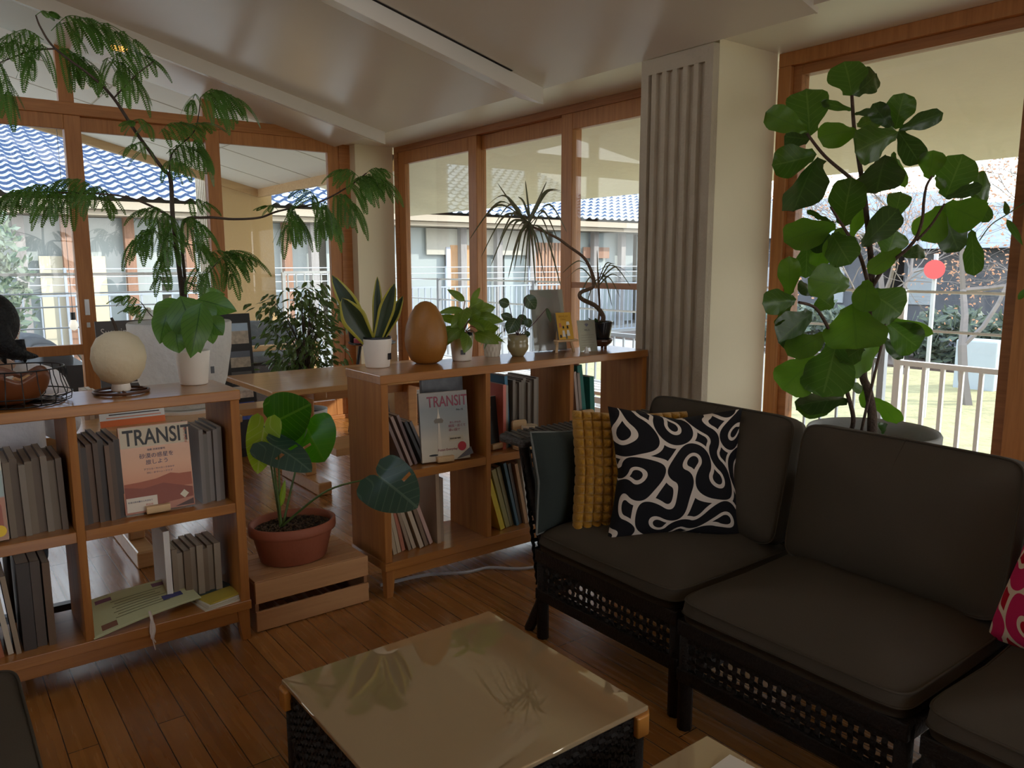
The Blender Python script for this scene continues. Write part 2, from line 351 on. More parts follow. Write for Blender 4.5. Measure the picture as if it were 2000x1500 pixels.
# corner pillar and ridged pier
c = MB(); c.box((2.955,5.965,0), (3.30,6.16,2.262)); tag(c.build('wall_corner_pillar', CREAM, loc=(3.1,6.05,0)), kind='structure')
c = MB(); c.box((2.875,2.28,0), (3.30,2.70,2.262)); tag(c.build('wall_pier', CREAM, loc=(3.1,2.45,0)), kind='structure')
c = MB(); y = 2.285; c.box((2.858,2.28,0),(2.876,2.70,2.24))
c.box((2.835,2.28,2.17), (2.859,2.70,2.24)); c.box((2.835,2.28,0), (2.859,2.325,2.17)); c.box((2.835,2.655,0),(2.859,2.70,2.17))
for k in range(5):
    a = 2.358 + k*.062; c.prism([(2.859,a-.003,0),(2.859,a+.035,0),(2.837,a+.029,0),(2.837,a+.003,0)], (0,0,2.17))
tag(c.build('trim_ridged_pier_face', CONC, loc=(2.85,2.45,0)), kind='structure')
c = MB(); c.box((3.30,-3,0), (3.42,-2.8,2.262)); tag(c.build('wall_right', CREAM), kind='structure')

# windows ----------------------------------------------------------
def frame_x(mb, x0, x1, y0, y1, z0, z1, wd, top=None, bot=None):   # rectangular sash in plane X
    top = top or wd; bot = bot or wd
    mb.box((x0,y0,z0),(x1,y0+wd,z1)); mb.box((x0,y1-wd,z0),(x1,y1,z1)); mb.box((x0,y0+wd,z1-top),(x1,y1-wd,z1)); mb.box((x0,y0+wd,z0),(x1,y1-wd,z0+bot))
def frame_y(mb, y0, y1, x0, x1, z0, z1, wd, top=None, bot=None):
    top = top or wd; bot = bot or wd
    mb.box((x0,y0,z0),(x0+wd,y1,z1)); mb.box((x1-wd,y0,z0),(x1,y1,z1)); mb.box((x0+wd,y0,z1-top),(x1-wd,y1,z1)); mb.box((x0+wd,y0,z0),(x1-wd,y1,z0+bot))
# window_1: back windows on the deck side (plane X = 3.33)
w1 = empty('window_1', (3.36, 4.3, 0)); w1['kind'] = 'structure'
m = MB(); m.box((3.31,2.70,2.215),(3.42,5.965,2.262)); m.box((3.31,5.90,0),(3.42,5.965,2.215)); m.box((3.31,2.70,0),(3.42,5.90,.04)); m.build('window_frame', FRAMEY, w1, bev=.003)
for k, (ya, yb, xo) in enumerate(((4.76,5.90,3.315), (3.74,4.87,3.362), (2.70,3.83,3.315+.0))):
    m = MB(); frame_x(m, xo, xo+.045, ya, yb, .04, 2.215, .105, .10, .14); s = m.build('sash', FRAME, w1, bev=.004)
    m = MB(); m.box((xo+.018,ya+.105,.18),(xo+.026,yb-.105,2.115)); m.build('glass_pane', GLASS, s)
    if k == 2:
        m = MB(); m.box((xo+.004,ya+.105,1.15),(xo+.04,yb-.105,1.185)); m.build('mid_rail', FRAMEY, s)
# window_2: right window beyond the pier
w2 = empty('window_2', (3.36, 1.7, 0)); w2['kind'] = 'structure'
m = MB(); m.box((3.31,-2.8,2.20),(3.42,2.28,2.262))
for y0, y1 in ((2.215,2.28),(1.08,1.20),(-.12,0.0),(-1.3,-1.2)): m.box((3.31,y0,0),(3.42,y1,2.20))
m.box((3.31,-2.8,0),(3.42,2.215,.05)); m.build('window_frame', FRAME, w2, bev=.003)
m = MB()
for y0, y1 in ((1.20,2.215),(0.0,1.08),(-1.2,-.12),(-2.8,-1.3)): frame_x(m, 3.335, 3.395, y0, y1, .05, 2.20, .045)
m.build('sash', FRAMEY, w2, bev=.003)
m = MB()
for y0, y1 in ((1.20,2.215),(0.0,1.08),(-1.2,-.12),(-2.8,-1.3)): m.box((3.36,y0+.045,.095),(3.368,y1-.045,2.155))
m.build('glass_pane', GLASS, w2)
# window_3: glazed sliding doors to the deck (plane Y = 6.1), sloping clerestory above
w3 = empty('window_3', (1.0, 6.1, 0)); w3['kind'] = 'structure'
m = MB(); m.box((-4,6.06,2.285),(2.955,6.17,2.365)); m.box((2.86,6.06,0),(2.955,6.17,2.285)); m.box((-4,6.06,0),(2.955,6.17,.035))
m.build('transom', FRAMEX, w3, bev=.003)
m = MB()
for x in (-2.9,-1.95,-.95,-.02,.885,1.805): m.box((x,6.085,2.365),(x+.09,6.15,zc(x)+.02))
m.build('clerestory_post', FRAME, w3, bev=.003)
m = MB(); m.add([(-1.2,6.12,2.365),(2.3,6.12,2.365),(-1.2,6.12,zc(-1.2)),(2.33,6.12,2.37)], [(0,1,3,2)]); m.build('clerestory_glass', GLASS, w3)
for k, (xa, xb, yo) in enumerate(((1.81,2.865,6.07),(.90,1.915,6.115),(-.02,1.0,6.07),(-.95,.09,6.115),(-1.95,-.85,6.07),(-2.95,-1.85,6.115),(-4,-2.85,6.07))):
    m = MB(); frame_y(m, yo, yo+.042, xa, xb, .035, 2.285, .10, .095, .13)
    if k not in (0,1): m.box((xa+.1,yo,.685),(xb-.1,yo+.042,.755))
    s = m.build('sash', FRAME, w3, bev=.004)
    m = MB(); m.box((xa+.10,yo+.017,.165),(xb-.10,yo+.025,2.19)); m.build('glass_pane', GLASS, s)
    if k in (0, 2):
        px = xb-.068
        m = MB(); m.box((px,yo-.004,.955),(px+.03,yo+.002,1.065)); m.build('door_pull', STEEL, s, bev=.002)
        m = MB(); m.box((px+.004,yo-.003,.87),(px+.026,yo+.002,.905)); m.build('lock_plate', STEEL, s, bev=.002)
# walls behind the camera, with unseen openings added to let in sky light
c = MB(); c.box((-4.1,-3,0),(-4,6.16,.8)); c.box((-4.1,-3,2.2),(-4,6.16,3.0)); c.box((-4.1,-3,.8),(-4,1.2,2.2)); c.box((-4.1,2.2,.8),(-4,6.16,2.2)); tag(c.build('wall_back', WHITEP), kind='structure')
c = MB(); c.box((-4,-3.1,0),(3.42,-3,.3)); c.box((-4,-3.1,2.1),(3.42,-3,2.5)); c.box((-4,-3.1,.3),(.2,-3,2.1)); c.box((3.0,-3.1,.3),(3.42,-3,2.1)); tag(c.build('wall_near', WHITEP), kind='structure')
# ------------------------------------------------------------------ outside: eaves, deck, courtyard
m = MB(); m.add([(3.42,-4,2.47),(5.4,-4,1.935),(5.4,9.5,1.935),(3.42,9.5,2.47),(3.42,-4,2.6),(5.4,-4,2.03),(5.4,9.5,2.03),(3.42,9.5,2.6)], [(0,3,2,1),(4,5,6,7),(0,1,5,4),(1,2,6,5),(2,3,7,6),(3,0,4,7)])
m.bar((3.45,6.3,2.455),(5.38,9.48,1.93),.012,.012)
tag(m.build('ceiling_eave_side', SOFF), kind='structure')
def zo(x): return 2.36 + .25*(2.83-x)
m = MB(); m.add([(-5,6.18,zo(-1.2)-.6),(-1.2,6.18,zo(-1.2)),(3.43,6.18,zo(3.43)),(3.43,9.5,zo(3.43)),(-1.2,9.5,zo(-1.2)),(-5,9.5,zo(-1.2)-.6)], [(0,5,4,1),(1,4,3,2)])
tag(m.build('ceiling_eave_deck', SOFFW, solid=.05), kind='structure')
m = MB()
for y in (7.0,7.9,8.75): m.bar((-1.2,y,zo(-1.2)-.026),(3.42,y,zo(3.42)-.026),.014,.006)
for x in (.1,1.4,2.5): m.bar((x,6.2,zo(x)-.026),(x,9.48,zo(x)-.026),.014,.006)
tag(m.build('trim_soffit_seams', mat('seam', (.55,.50,.40), .9)), kind='structure')
m = MB(); m.bar((-1.2,9.50,zo(-1.2)-.06),(3.45,9.50,zo(3.45)-.06),.07,.10); m.box((3.40,6.18,zo(3.43)-.11),(3.46,9.53,zo(3.43)+.03))
tag(m.build('trim_eave_beam', wood('tan_beam', (.62,.42,.22), (.5,.32,.16), 0, .7)), kind='structure')
m = MB(); m.box((2.86,9.56,-.3),(3.60,9.98,2.36)); tag(m.build('wall_outer_pier', TAN, loc=(3.2,9.7,-.3)), kind='structure')
m = MB(); m.box((2.84,9.56,-.3),(2.86,9.98,2.36))
for k in range(6): m.box((2.815,9.575+k*.068,-.3),(2.841,9.605+k*.068,2.36))
tag(m.build('trim_outer_pier_ribs', CONC, loc=(2.84,9.7,-.3)), kind='structure')
DECK = wood('deck_boards', (.26,.22,.19), (.18,.15,.125), 1, .6, 4)
m = MB()
for k in range(26): m.box((-5,6.18+k*.134,-.16),(3.42,6.18+k*.134+.128,-.06))
for k in range(15): m.box((3.42+k*.134,-4,-.16),(3.42+k*.134+.128,9.6,-.06))
tag(m.build('floor_deck', DECK), kind='structure')
# ground
gm = mat('courtyard_gravel', (.36,.335,.30), .95, bump=.6, bscale=30, var=.2, vscale=3)
m = MB(); m.box((-40,-40,-.55),(60,60,-.45)); tag(m.build('floor_ground', gm), kind='structure')
GR = mat('dry_grass', (.38,.335,.17), .95, bump=1, bscale=18, var=.35, vscale=5)
m = MB(); m.grid(lambda u, v: V((5.5+7.4*u, -6+16*v, -.41+.03*sin(u*9)*sin(v*13))), 20, 30)
tag(m.build('lawn', GR, smooth=True, loc=(9,2,-.44)), 'strip of dry yellow green lawn beyond the white railing', 'grass', kind='stuff')
m = MB(); m.box((13.1,-6,-.46),(16.8,14,-.40)); tag(m.build('floor_mulch', mat('mulch', (.12,.085,.065), .95, bump=1, bscale=25, var=.4, vscale=8)), kind='structure')
# railings
RGREY = mat('blue_grey_metal', (.36,.40,.46), .45)
def railing(name, p0, p1, top, wires, post_h, n, lab, grp, mt, bw=.016, posts=3, bottom=.0):
    p0, p1 = V(p0), V(p1); e = empty(name, (p0+p1)/2, lab, 'railing', grp)
    z = V((0,0,1)); b0 = p0.z
    m = MB(); m.bar(p0+z*top, p1+z*top, .045, .03); m.bar(p0+z*(bottom+.06), p1+z*(bottom+.06), .03, .03); m.build('rail', mt, e)
    m = MB()
    for h in wires: m.tube([p0+z*h, p1+z*h], .009, 6)
    m.build('wire', STEEL, e)
    for k in range(posts):
        m = MB(); q = p0.lerp(p1, k/(posts-1)); m.bar(q, q+z*post_h, .04, .04, (1,0,0)); m.build('post', mt, e)
    for k in range(n):
        m = MB(); q = p0.lerp(p1, (k+.5)/n); m.bar(q+z*(bottom+.06), q+z*top, bw, bw, (1,0,0)); m.build('baluster', mt, e)
    return e
railing('balcony_railing', (4.8,-2.0,-.06), (4.8,2.35,-.06), .755, (.96,1.19), 1.2, 41, 'white railing with upright bars outside the right hand window', None, WMETAL, .022)
railing('balcony_railing', (4.8,2.45,-.06), (4.8,9.4,-.06), .755, (.96,1.19), 1.2, 60, 'long pale grey railing with thin upright bars outside the three pane window', None, RGREY, .014, 5)
railing('deck_railing', (-5,9.42,-.06), (2.75,9.42,-.06), 1.26, (.12,.3,.5,.7,.92,1.06), 1.26, 0, 'steel wire railing along the outer edge of the deck', None, STEEL, posts=7)
railing('deck_railing', (3.65,9.42,-.06), (4.75,9.42,-.06), 1.26, (.3,.6,.92,1.06), 1.26, 10, 'short steel railing between the outer pier and the side balcony', None, STEEL, posts=2)
# long tiled house across the courtyard
def tile_roof(name, mt, parent, x0, x1, y0, z0, ang, length, pitch=.27, row=.30):
    nx = int((x1-x0)/pitch)*6; nr = int(length/row); m = MB(); vs = []; fs = []
    rows = []
    for r_ in range(nr):
        for e_ in (0, 1): rows.append((r_*row + e_*row*.98, .052*(1-e_)))
    for s_, lift in rows:
        for i in range(nx+1):
            x = x0 + (x1-x0)*i/nx; ph = (x-x0)/pitch*2*pi
            h = .045*max(-.35, cos(ph)) + lift
            vs.append((x, y0 + s_*cos(ang) - h*sin(ang), z0 + s_*sin(ang) + h*cos(ang)))
    k = nx+1
    m.add(vs, [])
    for r_ in range(len(rows)-1):
        for i in range(nx): m.f.append([r_*k+i, r_*k+i+1, (r_+1)*k+i+1, (r_+1)*k+i]); m.mi.append(r_ % 2)
    return m.build(name, [mt, TILED], parent)
TILE = mat('glazed_roof_tile', (.50,.55,.62), .35, spec=.6, var=.15, vscale=2); TILED = mat('tile_shadow_navy', (.03,.06,.14), .5)  # navy on the step faces paints the shadow arcs under each row
HB = empty('house', (8,16.2,-.45), 'long low house with blue white tiled roof across the courtyard', 'house')
tile_roof('tiled_roof', TILE, HB, -9, 27, 15.3, 2.42, R(22), 7.5)
GREYP = wood('grey_post', (.36,.34,.33), (.26,.24,.23), 2, .8); BRN = wood('brown_post', (.36,.20,.13), (.26,.14,.09), 2, .8)
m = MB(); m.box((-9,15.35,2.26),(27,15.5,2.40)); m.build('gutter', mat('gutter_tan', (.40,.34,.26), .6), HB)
m = MB(); m.box((-9,15.45,2.16),(27,17.2,2.25)); m.build('eave_board', mat('eave_tan', (.42,.36,.28), .8), HB)  # eave board in one even tan
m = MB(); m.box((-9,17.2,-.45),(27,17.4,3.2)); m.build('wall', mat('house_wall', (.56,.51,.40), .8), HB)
PG = mat('pale_glazing', (.40,.45,.45), .2, var=.12, vscale=.7)
m = MB()
x = -9.0
while x < 26.5: m.box((x+.06,16.18,-.35),(x+1.5,16.22,2.15)); x += 1.62
m.build('glazing', PG, HB)
for px_, mt in ((40,GREYP),(133,BRN),(254,BRN),(370,BRN),(560,BRN),(612,GREYP),(902,GREYP),(972,GREYP),(1037,GREYP),(1160,GREYP),(1213,GREYP)):
    q = at(px_, 500, Y=16.0); m = MB(); m.box((q.x-.085,15.9,-.45),(q.x+.085,16.06,2.2)); m.build('post', mt, HB)
def panel(pa, pb, y, z0, z1, name, mt):
    a, b = at(pa, 500, Y=y).x, at(pb, 500, Y=y).x; m = MB(); m.box((a,y,z0),(b,y+.04,z1)); return m.build(name, mt, HB)
panel(880, 918, 16.05, -.3, 1.75, 'door', wood('orange_door', (.62,.36,.16), (.45,.22,.09), 2, .6))
panel(872, 880, 16.03, -.3, 1.7, 'sign_post', mat('blue_grey', (.50,.52,.60), .6))
a, b = at(1046, 500, Y=16.05).x, at(1096, 500, Y=16.05).x; m = MB()
k = a
while k < b: m.box((k,16.05,-.3),(k+.06,16.1,1.85)); k += .115
m.build('slat_screen', wood('slat_brown', (.46,.26,.16), (.34,.18,.11), 2, .7), HB)
panel(1140, 1190, 16.05, 1.45, 1.75, 'transom_board', BRN)
m = MB(); a = at(832, 500, Y=16.1).x; b = at(1040, 500, Y=16.1).x; m.box((a,16.06,1.52),(b,16.10,2.14)); m.build('lattice_band', mat('lattice', (.48,.46,.40), .7, var=.1, vscale=12), HB)
panel(150, 160, 16.0, -.3, 1.0, 'side_panel', mat('cream_panel', (.66,.57,.36), .8)); panel(172, 205, 16.05, -.3, 1.45, 'side_panel', mat('cream_panel2', (.66,.58,.38), .8)); panel(75, 125, 16.05, -.3, 1.45, 'side_panel', mat('cream_panel3', (.58,.53,.40), .8))
railing('house_railing', (-8,14.6,-.45), (7,14.6,-.45), 1.25, (1.42,1.55,1.68), 1.7, 60, 'pale railing in front of the tiled house seen through the deck doors', 'railings of the tiled house', RGREY, .024, 7)
railing('house_railing', (7,14.6,-.45), (21,14.6,-.45), 1.25, (1.42,1.55,1.68), 1.7, 90, 'pale railing in front of the tiled house seen through the back window', 'railings of the tiled house', RGREY, .024, 7)
# garden behind the right window: dark houses, bare tree, hedge, mirror
DH = mat('dark_weatherboard', (.10,.105,.12), .8, bump=.3, bscale=6, var=.35, vscale=2)
def house(x0, x1, y0, y1, h, lab, rooflab):
    e = empty('house', ((x0+x1)/2,(y0+y1)/2,-.45), lab, 'house')
    m = MB(); m.box((x0,y0,-.45),(x1,y1,h)); m.build('wall', DH, e)
    m = MB(); m.prism([(x0-.4,y0-.3,h),(x1+.4,y0-.3,h),((x0+x1)/2,y0-.3,h+1.1)], (0,y1-y0+.6,0)); m.build('roof', mat('slate_roof', (.22,.25,.30), .5, var=.3, vscale=4), e)
    for k in range(3):
        yy = y0+.5+(y1-y0-1.2)*k/2; m = MB(); m.box((x0-.03,yy,.4),(x0+.01,yy+.6,1.2)); m.build('window', mat('window_grey', (.35,.38,.40), .2), e)
house(17, 22, 9.2, 14.2, 1.9, 'dark house behind the bare tree, farther from the window post', 'far')
house(17.5, 23, 2.2, 8.6, 1.6, 'dark house behind the bare tree, nearer to the right window post', 'near')
HEDGE = leafmat('hedge_leaf', (.05,.07,.055), (.10,.12,.10), .1, .6)
def leaf_cloud(m, c, r_, n, size, flat=1.0):
    for _ in range(n):
        d = V((random.gauss(0,1), random.gauss(0,1), random.gauss(0,1))).normalized()*random.uniform(.45,1)
        p = V(c) + V((d.x*r_[0], d.y*r_[1], d.z*r_[2])); a = V((random.gauss(0,1),random.gauss(0,1),random.gauss(0,1)*flat)).normalized(); b = a.orthogonal().normalized(); s_ = size*random.uniform(.6,1.3)
        m.add([p-b*s_*.3, p+a*s_*.5-b*0, p+b*s_*.3, p-a*s_*.5], [(0,1,2,3)], [(0,.5),(.5,1),(1,.5),(.5,0)])
for k, (y0, lab) in enumerate(((3.2,'low dark hedge at the lawn edge, right part by the grey box'),(6.0,'low dark hedge at the lawn edge, middle part'),(8.8,'low dark hedge at the lawn edge, left part behind the fiddle leaf plant'))):
    m = MB(); leaf_cloud(m, (14.4,y0,-.05), (.6,1.3,.6), 1100, .22); o = m.build('hedge', HEDGE, loc=(14.4,y0,-.45)); tag(o, lab, 'hedge', 'hedge beyond the lawn')
def bare_tree(base, h, lab, seed, leafn, grp=None):
    rnd = random.Random(seed); e = empty('bare_tree', base, lab, 'tree', grp); m = MB(); tips = []
    def br(p, d, l, r_, dep):
        pts = [p]; q = p; dd = d.copy()
        for _ in range(4):
            dd = (dd + V((rnd.gauss(0,.16), rnd.gauss(0,.16), rnd.gauss(0,.10)))).normalized(); q = q + dd*l/4; pts.append(q)
        m.tube(pts, taper(5, r_, r_*.55), 5 if dep < 2 else 3, False)
        if dep >= 5: tips.append(q); return
        for _ in range(3 if dep < 3 else 5):
            t_ = rnd.uniform(.45,1); pp = pts[min(4, int(t_*4.99))]
            nd = (dd + V((rnd.gauss(0,.65), rnd.gauss(0,.65), rnd.gauss(.12,.45)))).normalized(); br(pp, nd, l*rnd.uniform(.6,.85), r_*.5, dep+1)
    br(V(base), V((0,0,1)), h*.35, h*.015, 0)
    m.build('branches', mat('grey_bark', (.22,.19,.175), .9), e)
    m = MB()
    for _ in range(leafn):
        p = rnd.choice(tips) + V((rnd.gauss(0,.15),rnd.gauss(0,.15),rnd.gauss(-.1,.15))); a = V((rnd.gauss(0,1),rnd.gauss(0,1),rnd.gauss(0,1))).normalized(); b = a.orthogonal().normalized(); s_ = .045
        m.add([p-b*s_*.4, p+a*s_*.6, p+b*s_*.4, p-a*s_*.6], [(0,1,2,3)])
    m.build('dry_leaves', mat('dry_leaf', (.42,.22,.13), .8, trans=.3), e)
    return e
bare_tree((10.2,4.1,-.5), 4.6, 'bare tree with brown leaves nearest the railing at the right window', 3, 1500)
bare_tree((12.2,5.9,-.5), 5.2, 'bare tree with brown leaves behind the fiddle leaf plant', 8, 1200)
bare_tree((11.3,3.3,-.5), 4.0, 'bare brown leaved tree beside the right window post', 21, 1200)
e = empty('traffic_mirror', (9.0,4.08,-.5), 'round red road sign on a pole in front of the bare trees', 'sign')
m = MB(); m.tube([(9.0,4.08,-.5),(9.0,4.08,1.4)], .025, 8); m.build('pole', STEEL, e)
m = MB(); m.tube([(8.96,4.07,1.23),(8.945,4.063,1.23)], .105, 24); m.build('disc', mat('sign_red', (.75,.10,.10), .4), e)
q = at(1905, 690, X=11.4); m = MB(); m.box((11.3,q.y-.30,-.45),(11.7,q.y+.22,q.z+.18)); o = m.build('utility_cabinet', mat('cabinet_blue_white', (.46,.52,.58), .5, var=.06), loc=(11.5,q.y,-.45), bev=.02); tag(o, 'pale blue white cabinet standing beyond the railing at right', 'cabinet')
# courtyard shrub at far left
m = MB(); leaf_cloud(m, (.75,13.6,.95), (.75,.6,1.35), 1500, .16); s = MB(); s.tube([(.75,13.6,-.45),(.75,13.6,1.2)], [.06,.02], 6)
e = empty('shrub', (.75,13.6,-.45), 'tall dark shrub in the courtyard at the left edge of the deck doors', 'shrub'); m.build('foliage', leafmat('shrub_leaf', (.06,.09,.06), (.22,.27,.22), .2, .4), e); s.build('stem', STEMD, e)
# deck furniture: wicker sofa with blue grey cushions, patterned cushion, white chairs, table, bulb
e = empty('outdoor_sofa', (.45,7.9,-.06), 'wicker deck sofa with blue grey back cushions beyond the left doors', 'sofa')
SB = mat('blue_grey_canvas', (.14,.16,.185), .9, bump=.15, bscale=200, var=.1); DW = mat('outdoor_wicker', (.05,.05,.055), .6)
def cush(c, sz, rot=None, pw=4, crown=.4):
    """box cushion: superellipsoid block with soft crown; centre, size, rotation matrix"""
    m = MB(); n = 14; c = V(c)
    def f(u, v):
        a, b_ = (u-.5)*pi, v*2*pi
        def pw_(x, e_): return math.copysign(abs(x)**e_, x)
        x = pw_(cos(a), .22)*pw_(cos(b_), .22); y = pw_(cos(a), .22)*pw_(sin(b_), .22); z = pw_(sin(a), .55)
        z *= .62 + crown*(1-abs(x)**2)*(1-abs(y)**2)
        p = V((x*sz[0]/2, y*sz[1]/2, z*sz[2]/2)); return c + (rot @ p if rot else p)
    return m.grid(f, 28, 56)
m = MB(); m.box((.35,6.9,.02),(1.02,9.1,.30)); m.box((.90,6.9,.30),(1.04,9.1,.52))
for y in (6.92,9.02): m.box((.36,y,.3),(.9,y+.08,.5))
m.build('frame', DW, e)
for k in range(3): cush((.62,7.28+k*.72,.36), (.62,.70,.16)).build('seat_cushion', SB, e, True)
for k in range(3): cush((.84,7.28+k*.72,.52), (.24,.70,.34), M.Rotation(R(8),3,'Y'), crown=.18).build('back_cushion', SB, e, True)
for x in (.40,.98):
    for y in (6.95,9.02): m = MB(); m.box((x-.025,y-.025,-.06),(x+.025,y+.025,.02)); m.build('leg', DW, e)
QUILT = swirl('quilt_pattern', (.75,.70,.62), (.55,.16,.08), sc_=22)
"""pillow: centre, width, height, thickness, rotation"""
def pillow(c, w_, h_, th, rot, n=26, pinch=.10, fn=None, k=1.0):
    m = MB(); c = V(c)
    for sgn in (1, -1):
        def f(u, v, sgn=sgn):
            a, b_ = u*2-1, v*2-1
            t_ = ((1-a*a)*(1-b_*b_))**.42*th/2*sgn
            pr = 1 - pinch*(1-abs(a)**1.0)*abs(b_)**3 ; pq = 1 - pinch*(1-abs(b_)**1.0)*abs(a)**3
            p = V((a*w_/2*pq, t_, b_*h_/2*pr))
            if fn: p = fn(a, b_, p, sgn)
            return c + (rot @ p if rot else p)
        m.grid(f, n, n)
    return m
o = pillow((.60,8.25,.62), .40, .40, .13, M.Rotation(R(-65),3,'Z') @ M.Rotation(R(-14),3,'X')).build('throw_cushion', QUILT, smooth=True, loc=(.60,8.25,.44)); tag(o, 'red and white patterned cushion on the deck sofa', 'cushion')
def folding_chair(x, y, rz, lab):
    e = empty('folding_chair', (x,y,-.06), lab, 'chair', 'white canvas chairs on the deck'); rt = M.Rotation(rz,3,'Z'); o_ = V((x,y,-.06))
    T = lambda p: o_ + rt @ V(p)
    for sx in (-.26,.26):
        for a, b in (((sx,-.28,0),(sx,.22,.62)),((sx,.30,0),(sx,-.38,.95))):
            m = MB(); m.bar(T(a), T(b), .03, .045, (1,0,0)); m.build('leg', WPLAST, e)
    m = MB(); m.grid(lambda u, v: T((-.25+.5*u, .18-.56*v, .58+.35*v-.12*sin(v*pi))), 4, 10); m.build('sling', mat('canvas_white', (.85,.85,.82), .9), e, True, solid=.01)
folding_chair(1.42, 7.45, R(40), 'white folding sling chair behind the grey chalkboard, left one'); folding_chair(1.80, 8.45, R(30), 'white folding sling chair beside the big planter, right one')
e = empty('deck_table', (.05,8.9,-.06), 'round white deck table at the left edge beyond the doors', 'table')
m = MB(); m.lathe([(0,.70),(.32,.70),(.32,.725),(0,.725)], (.05,8.9,-.06), 28); m.build('tabletop', WMETAL, e); m = MB(); m.tube([(.05,8.9,-.06),(.05,8.9,.64)], .03, 8); m.lathe([(.24,0),(.24,.03),(0,.04)], (.05,8.9,-.06), 24, (True,False)); m.build('pedestal', WMETAL, e)
e = empty('string_light', (1.12,8.3,2.6), 'clear bulb hanging on a dark cable over the deck sofa', 'light')
q = at(144, 635, Y=8.3); m = MB(); m.tube([(q.x,8.3,q.z+.07),(q.x,8.3,zo(q.x)-.03)], .0025, 6); m.tube([(q.x,8.3,q.z+.05),(q.x,8.3,q.z+.12)], .022, 8); m.build('cable', BLACK, e)
m = MB(); m.lathe([(.004,-.05),(.03,-.035),(.04,0),(.028,.035),(.016,.055)], (q.x,8.3,q.z), 14); m.build('bulb', mat('bulb', (.9,.86,.75), .2, emit=(1,.93,.8,.6)), e, True)
e = empty('slatted_bench', (4.15,5.6,-.06), 'white slatted bench on the side balcony behind the small pots', 'bench')
for k in range(5): m = MB(); m.box((3.95+k*.09,3.6,.34),(4.02+k*.09,7.4,.365)); m.build('slat', WMETAL, e)
for k in range(4): m = MB(); m.box((4.37,3.6,.0+k*.085),(4.395,7.4,.05+k*.085)); m.build('back_slat', WMETAL, e)
for y in (3.7,5.5,7.3): m = MB(); m.box((3.95,y,-.06),(4.38,y+.05,.34)); m.build('leg', WMETAL, e)
e = empty('deck_bench', (2.0,7.4,-.06), 'dark mesh deck bench with wooden arm and grey cushion beyond the ficus', 'bench')
m = MB(); m.box((1.75,7.2,.02),(3.1,7.75,.36)); m.build('base', DW, e, bev=.01)
m = MB(); m.box((1.75,7.14,.50),(3.1,7.20,.555)); m.build('arm_rail', PINE, e, bev=.01)
for x in (1.77,3.03): m = MB(); m.box((x,7.15,-.06),(x+.06,7.21,.50)); m.build('leg', PINE, e)
cush((2.42,7.44,.42), (1.3,.48,.12), crown=.25).build('seat_cushion', SB, e, True); cush((2.42,7.66,.62), (1.3,.14,.34), crown=.2).build('back_cushion', SB, e, True)
# ------------------------------------------------------------------ bookshelves
def bookshelf(x0, x1, divs, lab):
    e = empty('bookshelf', ((x0+x1)/2, 2.745, 0), lab, 'bookshelf'); y0, y1 = 2.60, 2.89
    m = MB(); m.box((x0-.004,y0-.004,.852),(x1+.004,y1+.004,.886)); m.build('top_board', OAK, e, bev=.003)
    for a, b in ((x0,x0+.03),(x1-.03,x1)): m = MB(); m.box((a,y0,.145),(b,y1,.852)); m.build('side_panel', OAKZ, e, bev=.002)
    for d in divs: m = MB(); m.box((d-.012,y0+.002,.145),(d+.012,y1-.002,.852)); m.build('divider', OAKZ, e, bev=.002)
    xs = [x0+.03] + [q for d in divs for q in (d-.012, d+.012)] + [x1-.03]
    for k in range(0, len(xs), 2): m = MB(); m.box((xs[k],y0+.004,.464),(xs[k+1],y1-.004,.498)); m.build('shelf', OAK, e, bev=.002)
    m = MB(); m.box((x0-.003,y0-.003,.112),(x1+.003,y1+.003,.145)); m.build('bottom_board', OAK, e, bev=.002)
    m = MB(); m.box((x0+.035,y0+.012,.068),(x1-.035,y0+.032,.112)); m.box((x0+.035,y1-.032,.068),(x1-.035,y1-.012,.112)); m.build('apron', OAK, e, bev=.002)
    for sx, x in ((1,x0+.003),(-1,x1-.003)):
        for sy, y in ((1,y0+.003),(-1,y1-.003)):
            m = MB(); a, b = .042*sx, .028*sx; c_, d = .042*sy, .030*sy
            m.add([(x,y,0),(x+b,y,0),(x+b,y+d,0),(x,y+d,0),(x,y,.112),(x+a,y,.112),(x+a,y+c_,.112),(x,y+c_,.112)], [(0,1,2,3),(4,7,6,5),(0,4,5,1),(1,5,6,2),(2,6,7,3),(3,7,4,0)]); m.build('leg', OAKZ, e, bev=.002)
    return e
bookshelf(-.615, .835, (-.118,.338), 'low oak bookshelf on the left with the wire basket and round lamp on top')
bookshelf(1.365, 2.812, (1.862,2.327), 'low oak bookshelf in the middle with the golden gourd and potted plants on top')

# ------------------------------------------------------------------ books
def dk(c, k): return tuple(q*k for q in c)
_bm = {}
def bmat(c):
    if c not in _bm: _bm[c] = mat('cover_%d' % len(_bm), c, .45, var=.12, vscale=14)
    return _bm[c]
def book(x, y, z, w_, h, d, lean, c, lab, grp, rz=0):
    """spine faces the room; lean in degrees (+ = top to the right)"""
    a = R(lean); m = MB(); p = MB(); t_ = .0013
    m.box((0,0,0),(w_,.003,h)); m.box((0,.003,0),(t_,d,h)); m.box((w_-t_,.003,0),(w_,d,h)); p.box((t_,.003,.001),(w_-t_,d-.002,h-.0004))
    o = m.build('book', bmat(c), world=False); q = p.build('pages', PAGES, o, world=False)
    piv = w_ if a > 0 else 0
    o.rotation_euler = (0, a, rz); o.location = V((x,y,z)) + V((piv,0,0)) - M.Rotation(rz,3,'Z') @ (M.Rotation(a,3,'Y') @ V((piv,0,0)))
    return tag(o, lab, 'book', grp)
